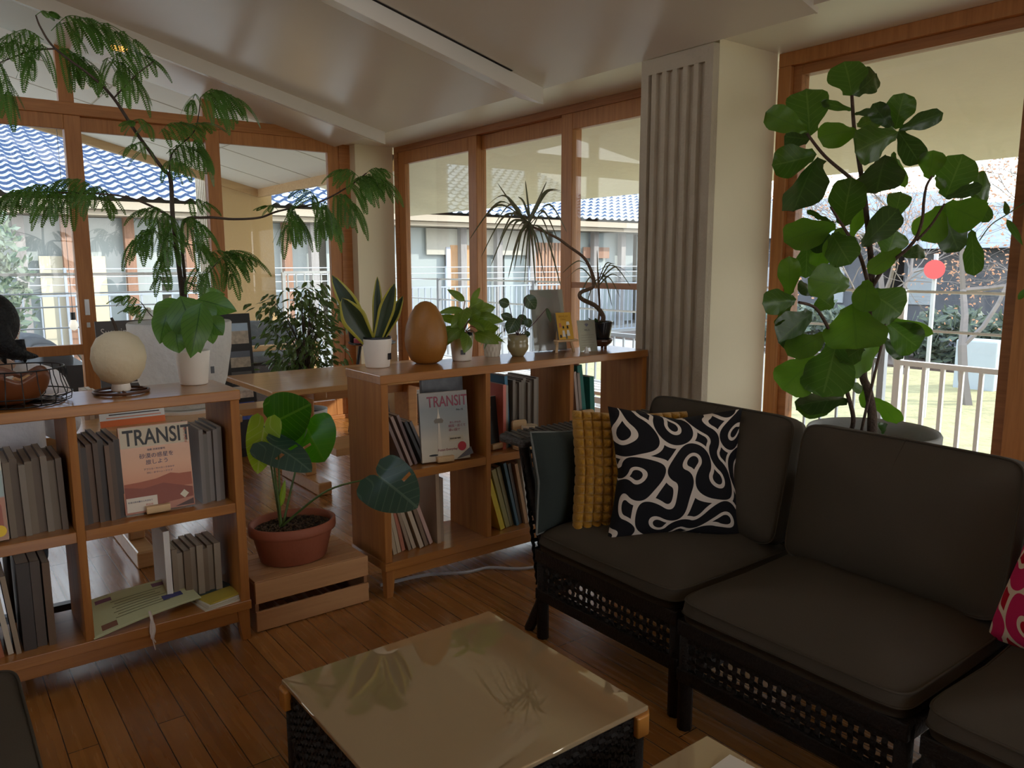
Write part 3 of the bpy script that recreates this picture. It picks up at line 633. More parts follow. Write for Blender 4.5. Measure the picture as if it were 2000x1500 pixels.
ORD = ['first','second','third','fourth','fifth','sixth','seventh','eighth','ninth','tenth','eleventh','twelfth','thirteenth','fourteenth','fifteenth']
def row(x, y, z, specs, where, grp):
    """specs: (thickness, height, depth, lean, gap, colour, look)"""
    for k, (w_, h, d, ln, gap, c, look) in enumerate(specs):
        book(x, y + (k*37 % 5)*.004, z, w_, h, d, ln, c, '%s, %s from the left %s' % (look, ORD[k], where), grp); x += gap
TN, BR_, DKB, GRY, CRM = (.30,.23,.16), (.20,.13,.08), (.05,.04,.035), (.30,.29,.27), (.62,.54,.42)
def mags(n, h, cs, look, w_=.017, ln=0, d=.21, jit=.006):  # cover tones passed in are darkened to stand for shelf shadow
    return [(w_*(.85+.3*((k*7)%5)/5), h-jit*((k*3)%4), d, ln, w_*(.85+.3*((k*7)%5)/5)+.0007, cs[k%len(cs)], look) for k in range(n)]
row(.106, 2.655, .498, mags(11, .236, [(.19,.145,.10),(.14,.10,.07),(.22,.18,.135)], 'tan spined magazine', .019, -1), 'behind the teal and red magazine', 'magazines on the upper left shelf')
row(.018, 2.64, .145, [(.014,.19,.15,-3,.030,BR_,'thin brown book'),(.014,.20,.15,-3,.030,(.22,.12,.07),'thin leaning brown book'),(.012,.215,.16,-6,.026,DKB,'thin black book'),(.012,.235,.17,-7,.022,(.36,.12,.06),'thin red brown book'),(.014,.245,.17,-6,.020,CRM,'cream edged book'),(.013,.25,.18,-5,.020,TN,'tan paperback'),(.034,.275,.19,0,.036,DKB,'thick black binder'),(.026,.272,.19,0,.030,(.10,.075,.06),'thick dark brown book'),(.020,.265,.19,0,.024,(.14,.085,.05),'dark brown book')], 'under the teal and red magazine', 'books on the lowest left shelf')
row(.354, 2.655, .498, mags(8, .262, [(.09,.055,.035),(.05,.035,.028),(.15,.085,.05)], 'dark spined magazine', .0155, -1), 'left of the orange TRANSIT magazine', 'magazines left of the desert cover')
row(.714, 2.66, .498, mags(5, .256, [(.20,.175,.155),(.16,.14,.12),(.23,.20,.18)], 'grey spined magazine', .0155, 0), 'right of the orange TRANSIT magazine', 'magazines right of the desert cover')
row(.590, 2.70, .145, [(.019,.27,.17,0,.024,(.80,.78,.74),'tall white hardback')] + mags(8, .198, [(.26,.205,.145),(.32,.26,.19),(.20,.145,.095)], 'small tan paperback', .020, 0, .15), 'behind the green certificate', 'paperbacks behind the green certificate')
row(1.492, 2.66, .498, [(.013,.225,.19,-22,.030,(.20,.14,.12),'slim leaning brown book'),(.013,.225,.19,-22,.028,(.34,.24,.20),'slim tan book leaning left'),(.012,.225,.19,-21,.028,(.22,.16,.15),'slim umber book leaning left'),(.013,.20,.17,-24,.026,(.06,.06,.06),'slim black book leaning left'),(.012,.195,.17,-24,.022,(.13,.12,.12),'slim charcoal book leaning left')], 'beside the grey tower magazine', 'leaning books beside the tower cover')
row(1.435, 2.665, .145, [(.017,.21,.15,-10,.024,(.42,.33,.22),'sand paperback'),(.016,.21,.15,-11,.024,(.46,.36,.24),'sand coloured paperback'),(.016,.22,.15,-12,.024,(.55,.22,.14),'red topped paperback'),(.014,.235,.16,-16,.024,(.30,.22,.15),'brown paperback'),(.016,.235,.16,-18,.028,(.55,.45,.32),'cream paperback'),(.018,.25,.17,-19,.028,(.52,.42,.30),'pale tan paperback'),(.016,.245,.17,-18,.028,(.22,.15,.10),'dark brown paperback'),(.016,.24,.17,-20,.030,(.55,.36,.30),'pink beige paperback'),(.017,.30,.18,-1,.019,(.42,.30,.20),'upright tan book'),(.017,.275,.18,0,.02,(.33,.24,.17),'upright brown book')], 'beside the dark monstera leaf', 'paperbacks on the lowest middle shelf')
row(1.99, 2.67, .498, [(.016,.285,.19,0,.019,(.70,.20,.16),'red and white comic'),(.014,.28,.19,0,.017,(.36,.33,.28),'grey comic'),(.016,.32,.20,-3,.020,(.05,.20,.33),'blue book'),] + mags(9, .30, [(.19,.155,.12),(.23,.195,.155),(.16,.13,.10)], 'grey spined magazine', .0165, 0), 'behind the birch patterned cup', 'magazines on the upper middle shelf')
row(1.952, 2.64, .145, [(.024,.245,.18,-17,.036,(.72,.58,.06),'thick yellow book'),(.022,.285,.19,-16,.030,(.32,.29,.12),'olive book'),(.020,.29,.19,-15,.026,(.28,.26,.14),'dull green book'),(.014,.305,.19,-14,.022,(.05,.12,.16),'navy book'),(.016,.295,.19,-13,.024,(.08,.07,.06),'black book'),(.016,.29,.19,-12,.024,(.48,.30,.16),'orange brown book'),(.022,.30,.19,-9,.028,(.62,.64,.62),'white patterned book')], 'low beside the teal cushion', 'coloured books on the lower shelf by the sofa')
row(2.425, 2.66, .498, [(.016,.31,.2,-7,.024,(.42,.34,.30),'tan magazine'),(.016,.30,.2,-6,.022,(.36,.30,.26),'brown grey magazine'),(.030,.335,.21,-8,.036,(.02,.20,.17),'green binder'),(.028,.275,.21,-3,.03,(.03,.24,.20),'low green binder')], 'beside the ridged pier', 'binders in the last cube')

# lettering -------------------------------------------------------
def text(name, s, size, m4, mt, parent, align='LEFT', sx=1, bold=0):
    cu = bpy.data.curves.new(name, 'FONT'); cu.body = s; cu.size = size; cu.align_x = align; cu.offset = bold; cu.extrude = .0003; cu.resolution_u = 3
    o = bpy.data.objects.new(name, cu); col.objects.link(o); bpy.context.view_layer.update()
    me = bpy.data.meshes.new_from_object(o.evaluated_get(bpy.context.evaluated_depsgraph_get()))
    bpy.data.objects.remove(o); bpy.data.curves.remove(cu)
    me.transform(m4 @ M.Diagonal((sx,1,1,1))); me.materials.clear(); me.materials.append(mt)
    q = bpy.data.objects.new(name, me); col.objects.link(q); q.parent = parent
    return q
UPR = M(((1,0,0,0),(0,0,-1,0),(0,1,0,0),(0,0,0,1)))     # text plane -> x right, z up, facing -y
def tx(x, z, y=-.0012): return M.Translation((x,y,z)) @ UPR
def flat(name, pts, mt, parent, y=-.0008):               # printed shape on a cover, thin
    m = MB(); m.prism([(p[0],y,p[1]) for p in pts], (0,.0006,0)); return m.build(name, mt, parent, world=False)
def rct(a, b, c_, d): return [(a,b),(c_,b),(c_,d),(a,d)]
INK = mat('ink_black', (.012,.012,.014), .5); CREAMP = mat('cream_print', (.72,.62,.46), .5)
def rampmat(name, stops, h, rough=.35):
    m = mat(name, (.5,.5,.5), rough); n_ = m.node_tree; t_ = n_.nodes.new('ShaderNodeTexCoord'); s_ = n_.nodes.new('ShaderNodeSeparateXYZ'); r_ = n_.nodes.new('ShaderNodeValToRGB'); d_ = n_.nodes.new('ShaderNodeMath'); d_.operation = 'DIVIDE'; d_.inputs[1].default_value = h
    n_.links.new(t_.outputs['Object'], s_.inputs[0]); n_.links.new(s_.outputs[2], d_.inputs[0]); n_.links.new(d_.outputs[0], r_.inputs[0]); n_.links.new(r_.outputs[0], n_.nodes['Principled BSDF'].inputs['Base Color'])
    el = r_.color_ramp.elements
    while len(el) < len(stops): el.new(.5)
    for q, (p, c_) in zip(el, stops): q.position = p; q.color = (*c_, 1)
    return m
def faceout(x, y, z, rz, tilt, w_, h, th, cover, lab, holder=True):
    e = empty('magazine', (x,y,z), lab, 'magazine', rot=(R(-tilt),0,rz))
    m = MB(); m.box((0,0,0),(w_,th,h)); m.build('cover', cover, e, world=False, bev=.0008)
    m = MB(); m.box((.002,.002,-.0005),(w_+.0006,th-.002,h+.0006)); m.build('pages', PAGES, e, world=False)
    if holder:
        hd = MB(); hd.box((w_*.28,-.022,.0),(w_*.28+.072,-.004,.022)); hd.box((w_*.28,-.022,-.001),(w_*.28+.072,.10,.006))
        o = hd.build('book_holder', PINE, world=False, bev=.0015); o.location = (x,y,z); o.rotation_euler = (0,0,rz)
        tag(o, 'pale wooden block stand holding the ' + lab.split(' with')[0].split(' stand')[0], 'stand')
    return e
p = at(243, 1008, Z=.498); q = at(380, 985, Z=.498); rz1 = math.atan2(q.y-p.y, q.x-p.x)
e = faceout(p.x, p.y-.022, .505, rz1, 7, .212, .281, .016, rampmat('desert_cover', [(0,(.36,.10,.04)),(.22,(.50,.16,.06)),(.36,(.66,.26,.11)),(.55,(.74,.36,.18)),(.8,(.78,.44,.27)),(1,(.78,.48,.32))], .281), 'orange desert magazine with black TRANSIT title on the left bookshelf')
flat('title_band', rct(.004,.213,.209,.278), CREAMP, e)
text('title', 'TRANSIT', .071, tx(.012,.221), INK, e, sx=.735, bold=.0012)
NAVY = mat('ink_navy', (.06,.06,.13), .5); REDI = mat('ink_red', (.55,.12,.06), .5)
text('subtitle', '砂漠の惑星を', .0175, tx(.108,.176), NAVY, e, 'CENTER'); text('subtitle', '旅しよう', .0175, tx(.108,.155), NAVY, e, 'CENTER')
text('caption', '特集 未来定番地', .0075, tx(.108,.199), NAVY, e, 'CENTER'); text('caption', 'アフリカ・サハラ・アタカマ', .0072, tx(.112,.136), NAVY, e, 'CENTER'); text('caption', 'ゴビ、オマーン・ナミブ', .0072, tx(.112,.124), NAVY, e, 'CENTER')
flat('dune', [(.004,.098),(.05,.100),(.10,.105),(.145,.118),(.17,.112),(.209,.112),(.209,.07),(.004,.07)], mat('dune_rust', (.40,.10,.045), .5), e, -.0006)
flat('dune', [(.004,.088),(.06,.078),(.12,.088),(.209,.062),(.209,.030),(.10,.02),(.004,.02)], mat('dune_dark', (.27,.06,.03), .5), e, -.0007)
flat('label_box', rct(.006,.006,.098,.052), mat('label_cream', (.72,.62,.50), .5), e, -.0009)
flat('stamp', [(.182,.028),(.196,.042),(.182,.056),(.168,.042)], CREAMP, e, -.0009)
text('caption', '砂漠の民の暮らしを訪ねて', .0062, tx(.010,.036), NAVY, e); text('caption', '特別号', .0075, tx(.062,.022), REDI, e)
flat('corner_print', [(.150,.004),(.209,.004),(.209,.024)], mat('dune_black', (.08,.03,.02), .5), e, -.0009)
text('issue', '美しき地平', .0105, M.Translation((.196,-.0014,.262)) @ UPR @ M.Rotation(R(-90),4,'Z'), REDI, e)
p = at(815, 903, Z=.498); q = at(912, 892, Z=.498)
e = faceout(p.x-.005, p.y-.05, .505, math.atan2(q.y-p.y, q.x-p.x)*.8, 7, .212, .281, .016, rampmat('tower_cover', [(0,(.66,.58,.44)),(.3,(.62,.56,.45)),(.5,(.38,.38,.35)),(.75,(.24,.26,.26)),(1,(.33,.30,.27))], .281), 'grey tower magazine with plum TRANSIT title on the middle bookshelf')
text('title', 'TRANSIT', .062, tx(.034,.222), mat('ink_plum', (.27,.035,.07), .5), e, sx=.72, bold=.0006)
TW = mat('tower_print', (.70,.62,.50), .5); flat('tower', [(.068,.0),(.090,.0),(.084,.155),(.078,.155)], TW, e); flat('tower', [(.060,.165),(.064,.155),(.098,.155),(.102,.165),(.094,.174),(.068,.174)], mat('tower_dark', (.20,.17,.13), .5), e); flat('tower', [(.074,.174),(.088,.174),(.083,.198),(.0815,.225),(.079,.198)], TW, e)
text('caption', 'No.15', .012, tx(.176,.200), INK, e, 'CENTER'); text('caption', '美しきもの', .010, tx(.128,.150), mat('ink_plum2', (.30,.05,.08), .5), e); text('caption', '韓国・近くて', .013, tx(.122,.134), bpy.data.materials['ink_plum2'], e); text('caption', '遠い国で', .013, tx(.122,.118), bpy.data.materials['ink_plum2'], e)
flat('caption_box', rct(.122,.076,.186,.098), mat('print_beige', (.60,.52,.38), .5), e); text('caption', '特別付録 地図', .0075, tx(.126,.084), INK, e)
text('caption', 'Fuzan Everyday', .014, tx(.070,.040), bpy.data.materials['ink_plum2'], e)
m = MB(); m.add([(.178+.019*cos(k*pi/10),-.0009,.052+.019*sin(k*pi/10)) for k in range(20)], [tuple(range(20))]); m.build('round_seal', mat('seal_red', (.48,.035,.05), .5), e, world=False)
flat('dark_blot', [(.05+.02*cos(k*pi/8),.026+.004*sin(k*pi/8)) for k in range(16)], INK, e, -.0011)
m = MB(); m.grid(lambda u, v: V((.150+.066*u, -.004-.022*sin(u*1.6)*v, .002+.045*u*(1-.6*v))), 6, 4); m.build('torn_corner', mat('torn_paper', (.10,.09,.09), .6), e, world=False, solid=.0008)
# other face-out covers
e = faceout(-.055, 2.635, .505, 0, 7, .212, .281, .014, rampmat('teal_cover', [(0,(.42,.22,.13)),(.44,(.45,.18,.10)),(.46,(.30,.38,.36)),(.72,(.36,.44,.42)),(.74,(.66,.62,.50)),(1,(.70,.66,.56))], .281), 'teal and red magazine with a yellow badge at the left edge of the left bookshelf', False)
text('title', 'TRANSIT', .068, tx(.006,.222), INK, e, sx=.80, bold=.001)
for k in range(9): flat('figure', [(.012+k*.022,.02),(.028+k*.022,.02),(.026+k*.022,.10),(.020+k*.022,.118),(.014+k*.022,.10)], bmat(((.55,.12,.06),(.66,.42,.28),(.36,.10,.06))[k%3]), e)
flat('badge', [(.192+.017*cos(k*pi/8),.028+.017*sin(k*pi/8)) for k in range(16)], mat('badge_yellow', (.85,.55,.02), .5), e, -.0012)
e = faceout(1.655, 2.775, .498, R(-12), 5, .185, .335, .03, mat('inkwash_cover', (.10,.10,.11), .4, var=.95, vscale=22), 'tall black and silver patterned book behind the grey tower magazine', False)
e = faceout(1.885, 2.68, .505, R(8), 8, .15, .225, .014, mat('black_cover', (.014,.017,.018), .5), 'plain black magazine facing out beside the red comic', True)
flat('pale_head', [(.02,.175),(.075,.175),(.07,.215),(.03,.215)], mat('slate_teal', (.10,.14,.14), .5), e)
e = faceout(2.345, 2.72, .505, R(-10), 7, .15, .245, .012, mat('stone_cover', (.46,.38,.33), .5, var=.1), 'stone grey magazine with inked trees facing out in the last cube', False)
for k in range(14): flat('ink_print', [(.01+k*.0095,.06),(.022+k*.0095,.06),(.016+k*.0095,.10+.03*((k*7)%3))], bmat((.05,.06,.07)), e)
# wooden holders and the log-shaped cup
def holder(p_, rz, lab):
    m = MB(); pts = [(-.034+.068*u, 0, 0) for u in (0,1)]
    m.prism([(-.036,0,0),(.036,0,0),(.036,0,.115)] + [(.036-.012+.012*cos(a*pi/8),0,.115+.012*sin(a*pi/8)) for a in range(1,5)] + [(-.036+.012-.012*sin(a*pi/8),0,.115+.012*cos(a*pi/8)) for a in range(0,4)] + [(-.036,0,.115)], (0,.014,0)); m.box((-.036,-.05,0),(.036,0,.012))
    o = m.build('book_holder', PINE, world=False, bev=.002); o.location = p_; o.rotation_euler = (R(-6),0,rz); return tag(o, lab, 'stand')
p = at(1012, 870, Z=.498); holder((2.058,2.63,.4985), R(-8), 'rounded pale wooden book stand behind the log shaped cup')
holder((2.46,2.625,.4985), R(-8), 'rounded pale wooden book stand in the last cube above the wicker arm')
m = MB(); m.lathe([(.0,0),(.031,0),(.036,.098),(.034,.104),(.031,.098),(.026,.01)], (2.092,2.595+.02,.499), 20); o = m.build('paper_cup', mat('birch_bark', (.62,.50,.34), .7, var=.3, vscale=20), loc=(2.092,2.615,.499), smooth=True); tag(o, 'birch bark patterned cup with a small red stamp beside the sofa arm', 'cup')
mm = MB(); mm.add([(2.086+.009*cos(k*pi/8)-.002, 2.5795+.0002, .552+.011*sin(k*pi/8)) for k in range(16)], [tuple(range(16))]); mm.build('stamp', bmat((.45,.12,.10)), o)

# certificate, brochures, tassel on the lowest shelf
e = empty('certificate', (.50,2.66,.15), 'pale green printed certificate in a sleeve propped on the lowest left shelf', 'paper')
A, B, C_, D = V((.347,2.597,.1475)), V((.690,2.665,.168)), V((.650,2.775,.222)), V((.352,2.752,.216))
m = MB(); m.grid(lambda u, v: A.lerp(B,u).lerp(D.lerp(C_,u), v) + V((0,0,.006*sin(u*pi))), 10, 6); m.build('sheet', mat('certificate_green', (.50,.50,.28), .35), e, solid=.002)
def onsh(u, v): return A.lerp(B,u).lerp(D.lerp(C_,u), v) + V((0,0,.006*sin(u*pi))) + (B-A).cross(D-A).normalized()*.0022
def strip(m, u0, u1, v0, v1):
    k = 6; m.add([onsh(u0+(u1-u0)*i/k, v) for v in (v0, v1) for i in range(k+1)], [(i,i+1,k+2+i,k+1+i) for i in range(k)])
m = MB()
for k in range(7): strip(m, .22+.03*(k%2), .74-.04*(k%3), .28+k*.075, .295+k*.075)
m.build('printed_lines', bmat((.13,.12,.06)), e)
m = MB(); strip(m, .08,.24,.80,.90); m.build('letterhead', bmat((.20,.10,.14)), e); m = MB(); strip(m, .66,.88,.80,.92); m.build('letterhead', bmat((.20,.10,.14)), e)
m = MB(); strip(m, .68,.88,.30,.44); m.build('stamp_block', bmat((.06,.06,.16)), e); m = MB(); strip(m, .08,.22,.10,.24); m.build('stamp_block', bmat((.22,.10,.06)), e)
m = MB(); strip(m, .02,.98,.03,.045); strip(m, .02,.98,.955,.97); m.build('border_line', bmat((.62,.60,.38)), e)
for k, (c_, l_) in enumerate((((.62,.58,.46),'lowest'),((.55,.50,.36),'second from the bottom'),((.66,.62,.50),'third from the bottom'),((.50,.38,.05),'topmost, yellow and dark green'))):
    m = MB(); m.obox((.730+.003*k,2.69+.004*k,.1475+.0055*k), (.125,.175,.005), M.Rotation(R(9+2*k),3,'Z')); o = m.build('brochure', bmat(c_), loc=(.73,2.69,.1450+.0055*k)); tag(o, 'thin booklet in the stack right of the green certificate, '+l_, 'booklet', 'booklet stack on the lowest shelf')
    if k == 3: mm = MB(); mm.obox((.742,2.735,.1475+.0055*k+.0029), (.12,.075,.0006), M.Rotation(R(15),3,'Z')); mm.build('dark_band', bmat((.03,.06,.05)), o)
m = MB(); b0 = at(296, 1212, Y=2.590); m.tube(spline([b0+V((0,.02,.022)), b0+V((0,-.002,.01)), b0+V((.003,-.006,-.03)), b0+V((-.002,-.005,-.055)), b0+V((.004,-.005,-.10))], 5), [.005]*8+[.007]*8+[.002]*5, 6)
m.tube(spline([b0+V((0,-.002,.0)), b0+V((-.006,-.006,-.04)), b0+V((.006,-.006,-.075))], 5), taper(11,.005,.002), 5); o = m.build('ribbon_tie', mat('ribbon_white', (.62,.52,.44), .8), loc=b0, smooth=True); tag(o, 'knotted white ribbon hanging over the edge of the lowest left shelf', 'ribbon')
m = MB(); m.tube(spline([V((.345,2.85,.15)),V((.42,2.88,.155)),V((.46,2.80,.15)),V((.40,2.74,.15)),V((.36,2.78,.152))], 6), .003, 6); o = m.build('cable', WPLAST, loc=(.4,2.8,.15), smooth=True); tag(o, 'thin white cable loop behind the green certificate', 'cable')

# ------------------------------------------------------------------ crate, cord under the shelf
e = empty('wooden_crate', (1.08,2.775,0), 'pale slatted wooden crate carrying the terracotta pot', 'crate')
x0, x1, y0, y1 = .862, 1.302, 2.625, 2.925
for z0, z1 in ((.004,.078),(.108,.186)):
    m = MB(); m.box((x0,y0,z0),(x1,y0+.012,z1)); m.build('front_slat', CRATE, e, bev=.002); m = MB(); m.box((x0,y1-.012,z0),(x1,y1,z1)); m.build('back_slat', CRATE, e, bev=.002)
for x in (x0, x1-.014): m = MB(); m.box((x,y0+.012,0),(x+.014,y1-.012,.178)); m.build('end_board', wood('pine_end', (.36,.17,.07), (.25,.11,.04), 1, .6), e, bev=.002)
for k in range(5): m = MB(); m.box((x0+.004,y0+.013+k*.055,.176),(x1-.004,y0+.065+k*.055,.187)); m.build('top_slat', CRATE, e, bev=.0015)
m = MB(); m.tube(spline([V((1.40,2.72,.008)),V((1.6,2.70,.008)),V((1.75,2.62,.008)),V((1.86,2.60,.008)),V((1.98,2.50,.008)),V((2.2,2.45,.008))], 8), .007, 6); m.box((1.30,2.74,.0),(1.36,2.86,.018)); o = m.build('power_cord', mat('cord_grey', (.45,.43,.42), .5), loc=(1.7,2.65,0)); tag(o, 'grey power cord lying on the floor under the middle bookshelf', 'cord')

# ------------------------------------------------------------------ sofa
from mathutils import noise
def softbox(sx, sy, h, crown, r_=.05, seed=0, wr=.006, nu=72):
    """cushion with side boxing, seam and domed top; centred in x, y; base at z = 0"""
    rows = [(0,0),(.5,0),(.93,0),(.985,.012),(1.0,.04),(1.008,h*.5),(1.0,h-.03),(.99,h-.006),(.985,h),(.965,h+.004)]
    rows += [(s_, h+.004+crown*(1-(s_/.965)**2.6)) for s_ in (.92,.85,.75,.62,.48,.33,.18,0)]
    m = MB()
    def f(u, v):
        i = u*(len(rows)-1); k = int(round(i)); s_, z = rows[k]; a = v*2*pi
        ex = .16; cx, cy = math.copysign(abs(cos(a))**ex, cos(a)), math.copysign(abs(sin(a))**ex, sin(a))
        hx, hy = sx/2, sy/2; ex_ = max(0, (1-s_))
        p = V((cx*hx*s_, cy*hy*s_, z))
        n_ = noise.noise(V((p.x*7+seed*3.1, p.y*7, p.z*9)))
        n2 = noise.noise(V((p.x*2.2+seed, p.y*2.2+5, 0)))
        return p + V((cx*n_*wr*(z>.01), cy*n_*wr*(z>.01), (n2*.017*(s_<.97) + n_*wr)*(z>h*.6)))
    m.grid(f, len(rows)-1, nu)
    pipe = [f(8/(len(rows)-1), k/nu)*1.002 for k in range(nu+1)]
    return m, pipe
def weave(m, P, du, dv, nu, nv, w_=.013, holes=True):
    """woven strips on a panel: P origin, du / dv spanning vectors"""
    P, du, dv = V(P), V(du), V(dv); n_ = du.cross(dv).normalized()
    for k in range(nu+1):
        a = P + du*(k/nu); pts = [a + dv*(j/ (nv*2)) + n_*(.003*(1 if (j//1+k)%2 else -1)) for j in range(nv*2+1)]
        s_ = du.normalized()*(w_/2); m.add([q for p_ in pts for q in (p_-s_, p_+s_)], [(2*i,2*i+1,2*i+3,2*i+2) for i in range(len(pts)-1)])
    for k in range(nv+1):
        a = P + dv*(k/nv); pts = [a + du*(j/nu) + n_*(.003*(-1 if (j+k)%2 else 1)) for j in range(nu+1)]
        s_ = dv.normalized()*(w_/2); m.add([q for p_ in pts for q in (p_-s_, p_+s_)], [(2*i,2*i+1,2*i+3,2*i+2) for i in range(len(pts)-1)])
W_, DP = .645, .74
def sofa_module(label, seed):
    e = empty('sofa_section', (0,0,0), label, 'sofa', 'dark wicker sofa sections')
    m = MB()
    for y in (.02, W_-.02): m.bar((.03,y,.30),(DP-.03,y,.30),.035,.035); m.bar((.03,y,.165),(DP-.03,y,.165),.03,.03)
    for x in (.025, DP-.03): m.bar((x,.005,.305),(x,W_-.005,.305),.04,.045); m.bar((x,.005,.165),(x,W_-.005,.165),.035,.04)
    m.box((.03,.02,.305),(DP-.03,W_-.02,.318))
    m.build('frame', RATTAN, e, world=False, bev=.004)
    m = MB(); weave(m, (.018,.03,.18), (0,W_-.06,0), (0,0,.12), 22, 4, .0135); m.build('front_weave', RATTAN, e, world=False, solid=.0025)
    m = MB(); weave(m, (DP-.02,.03,.33), (0,W_-.06,0), (0,0,.30), 22, 10, .0135); m.build('back_weave', RATTAN, e, world=False, solid=.0025)
    for x, y in ((.03,.022),(.03,W_-.022),(DP-.03,.022),(DP-.03,W_-.022)):
        m = MB(); m.tube([(x,y,0),(x,y,.31 if x < .3 else .64)], .021, 8); m.build('leg', RATTAN, e, world=False, smooth=True)
    m = MB(); m.bar((DP-.03,.01,.64),(DP-.03,W_-.01,.64),.05,.04); m.build('back_rail', RATTAN, e, world=False, bev=.006)
    m, pp = softbox(.60, W_-.012, .068, .052, seed=seed); rt_ = V((.295, W_/2, .318))
    m.v = [p_ + rt_ for p_ in m.v]; c_ = m.build('seat_cushion', SOFA, e, True, world=False)
    q = MB(); q.tube([p_ + rt_ for p_ in pp], .0035, 5, False); q.build('piping', SOFA, c_, True, world=False)
    m, pp = softbox(.42, W_-.03, .085, .06, seed=seed+5); rm = M.Rotation(R(-90+13),3,'Y'); o_ = V((.605, W_/2, .592))
    m.v = [rm @ p_ + o_ for p_ in m.v]; c_ = m.build('back_cushion', SOFA, e, True, world=False)
    q = MB(); q.tube([rm @ p_ + o_ for p_ in pp], .0035, 5, False); q.build('piping', SOFA, c_, True, world=False)
    return e
s1 = sofa_module('dark wicker sofa section with wicker arm, nearest the bookshelf, holding the patterned cushions', 1); s1.location = (1.62,1.362,0)
# arm of the first section
m = MB(); m.box((-.01,.69,.672),(.74,.83,.705)); arm = m.build('armrest', mat('wicker_arm', (.055,.05,.045), .5, bump=.6, bscale=90), s1, world=False, bev=.012)
m = MB()
for k in range(26): m.bar((.0+k*.028,.70,.7055),(.02+k*.028,.822,.7065),.012,.004)
m.build('woven_top', bpy.data.materials['wicker_arm'], arm, world=False)
m = MB(); weave(m, (.04,.665,.18), (.66,0,0), (0,.09,.49), 24, 16, .0135); m.build('arm_weave', RATTAN, s1, world=False, solid=.0025)
m = MB(); m.tube(spline([V((.07,.64,.16)),V((.07,.655,.31)),V((.06,.73,.52)),V((.05,.76,.675))], 5), .02, 8); m.build('arm_post', RATTAN, s1, world=False, smooth=True)
m = MB(); m.tube(spline([V((.03,.622,.30)),V((.03,.625,.16)),V((.025,.66,.07)),V((.035,.705,0))], 5), .019, 8); m.build('splayed_leg', RATTAN, s1, world=False, smooth=True)
s2 = sofa_module('dark wicker sofa section in the middle, empty seat', 2); s2.location = (1.592,.700,0)
s3 = sofa_module('dark wicker sofa section at the right edge under the pink cushion', 3); s3.location = (1.58,.035,0)
s4 = sofa_module('charcoal seat corner of the facing sofa at the lower left', 4); s4.location = (.105,2.03,0); s4.rotation_euler = (0,0,pi)
bpy.context.view_layer.update()
# throw cushions
def frame3(xa, za):   # rotation with local x = xa, local z = za (orthogonalised), y = z cross x
    xa = V(xa).normalized(); za = V(za); za = (za - xa*za.dot(xa)).normalized(); ya = za.cross(xa); return M((xa, ya, za)).transposed()
def pipe_on(w_, h_, pinch, c, rot, k=60, r_=.004):
    pts = []
    for i in range(k+1):
        t_ = i/k*4; s_ = int(t_) % 4; f_ = (t_-int(t_))*2-1
        a, b_ = ((f_,-1),(1,f_),(-f_,1),(-1,-f_))[s_]
        pr = 1-pinch*(1-abs(a))*abs(b_)**3; pq = 1-pinch*(1-abs(b_))*abs(a)**3
        pts.append(V(c) + rot @ V((a*w_/2*pq, 0, b_*h_/2*pr)))
    m = MB(); m.tube(pts, r_, 5, False); return m
rot = frame3((1,.10,-.03), (.02,.12,1)); c_ = V((1.805,2.005,.560))
o = pillow(c_, .40, .35, .12, rot, pinch=.13).build('throw_pillow', TEALF, smooth=True, loc=c_-V((0,0,.2))); tag(o, 'dark teal cushion with grey piping leaning on the wicker arm', 'cushion')
pipe_on(.40,.35,.13,c_,rot).build('piping', PIPE, o, True)
# mustard bobble cushion: rows of raised knots
rot = frame3((.66,-.36,-.03), (.05,.22,1)); c_ = V((1.895,1.815,.60))
def knots(a, b_, p, s_):
    nx, nz = 13, 13; fx, fz = (a+1)/2*nx, (b_+1)/2*nz; kx, kz = (fx%1)*2-1, (fz%1)*2-1
    h = (max(0,1-abs(kx)**2.0)*max(0,1-abs(kz)**2.0))**.55
    return p + V((0, s_*.024*h*(1 if p.y*s_ > -.001 else 0) - 0, 0))
MUST = mat('mustard_wool', (.50,.25,.012), .9, bump=.5, bscale=260, sheen=.3, var=.22, vscale=40)
o = pillow(c_, .41, .41, .10, rot, n=117, fn=knots, pinch=.07).build('throw_pillow', MUST, smooth=True, loc=c_-V((0,0,.2))); tag(o, 'mustard yellow bobble knit cushion between the teal and the black cushion', 'cushion')
rot = frame3((.40,-.235,-.02), (.13,.17,1)); c_ = V((1.935,1.650,.615))
o = pillow(c_, .46, .44, .16, rot, n=40, pinch=.17).build('throw_pillow', swirl('black_ribbon_print', (.010,.010,.013), (.70,.62,.55), sc_=8.4), smooth=True, loc=c_-V((0,0,.2))); tag(o, 'black cushion with looping cream lines in front of the mustard one', 'cushion')
rot = frame3((-.52,-.80,.10), (.42,-.1,1)); c_ = V((2.02,.52,.60))
o = pillow(c_, .46, .44, .13, rot, n=40, pinch=.12).build('throw_pillow', swirl('pink_ribbon_print', (.60,.02,.10), (.80,.62,.45), (.48,.006,.02), 8.5), smooth=True, loc=c_-V((0,0,.2))); tag(o, 'pink and red cushion with cream lines at the right edge', 'cushion')

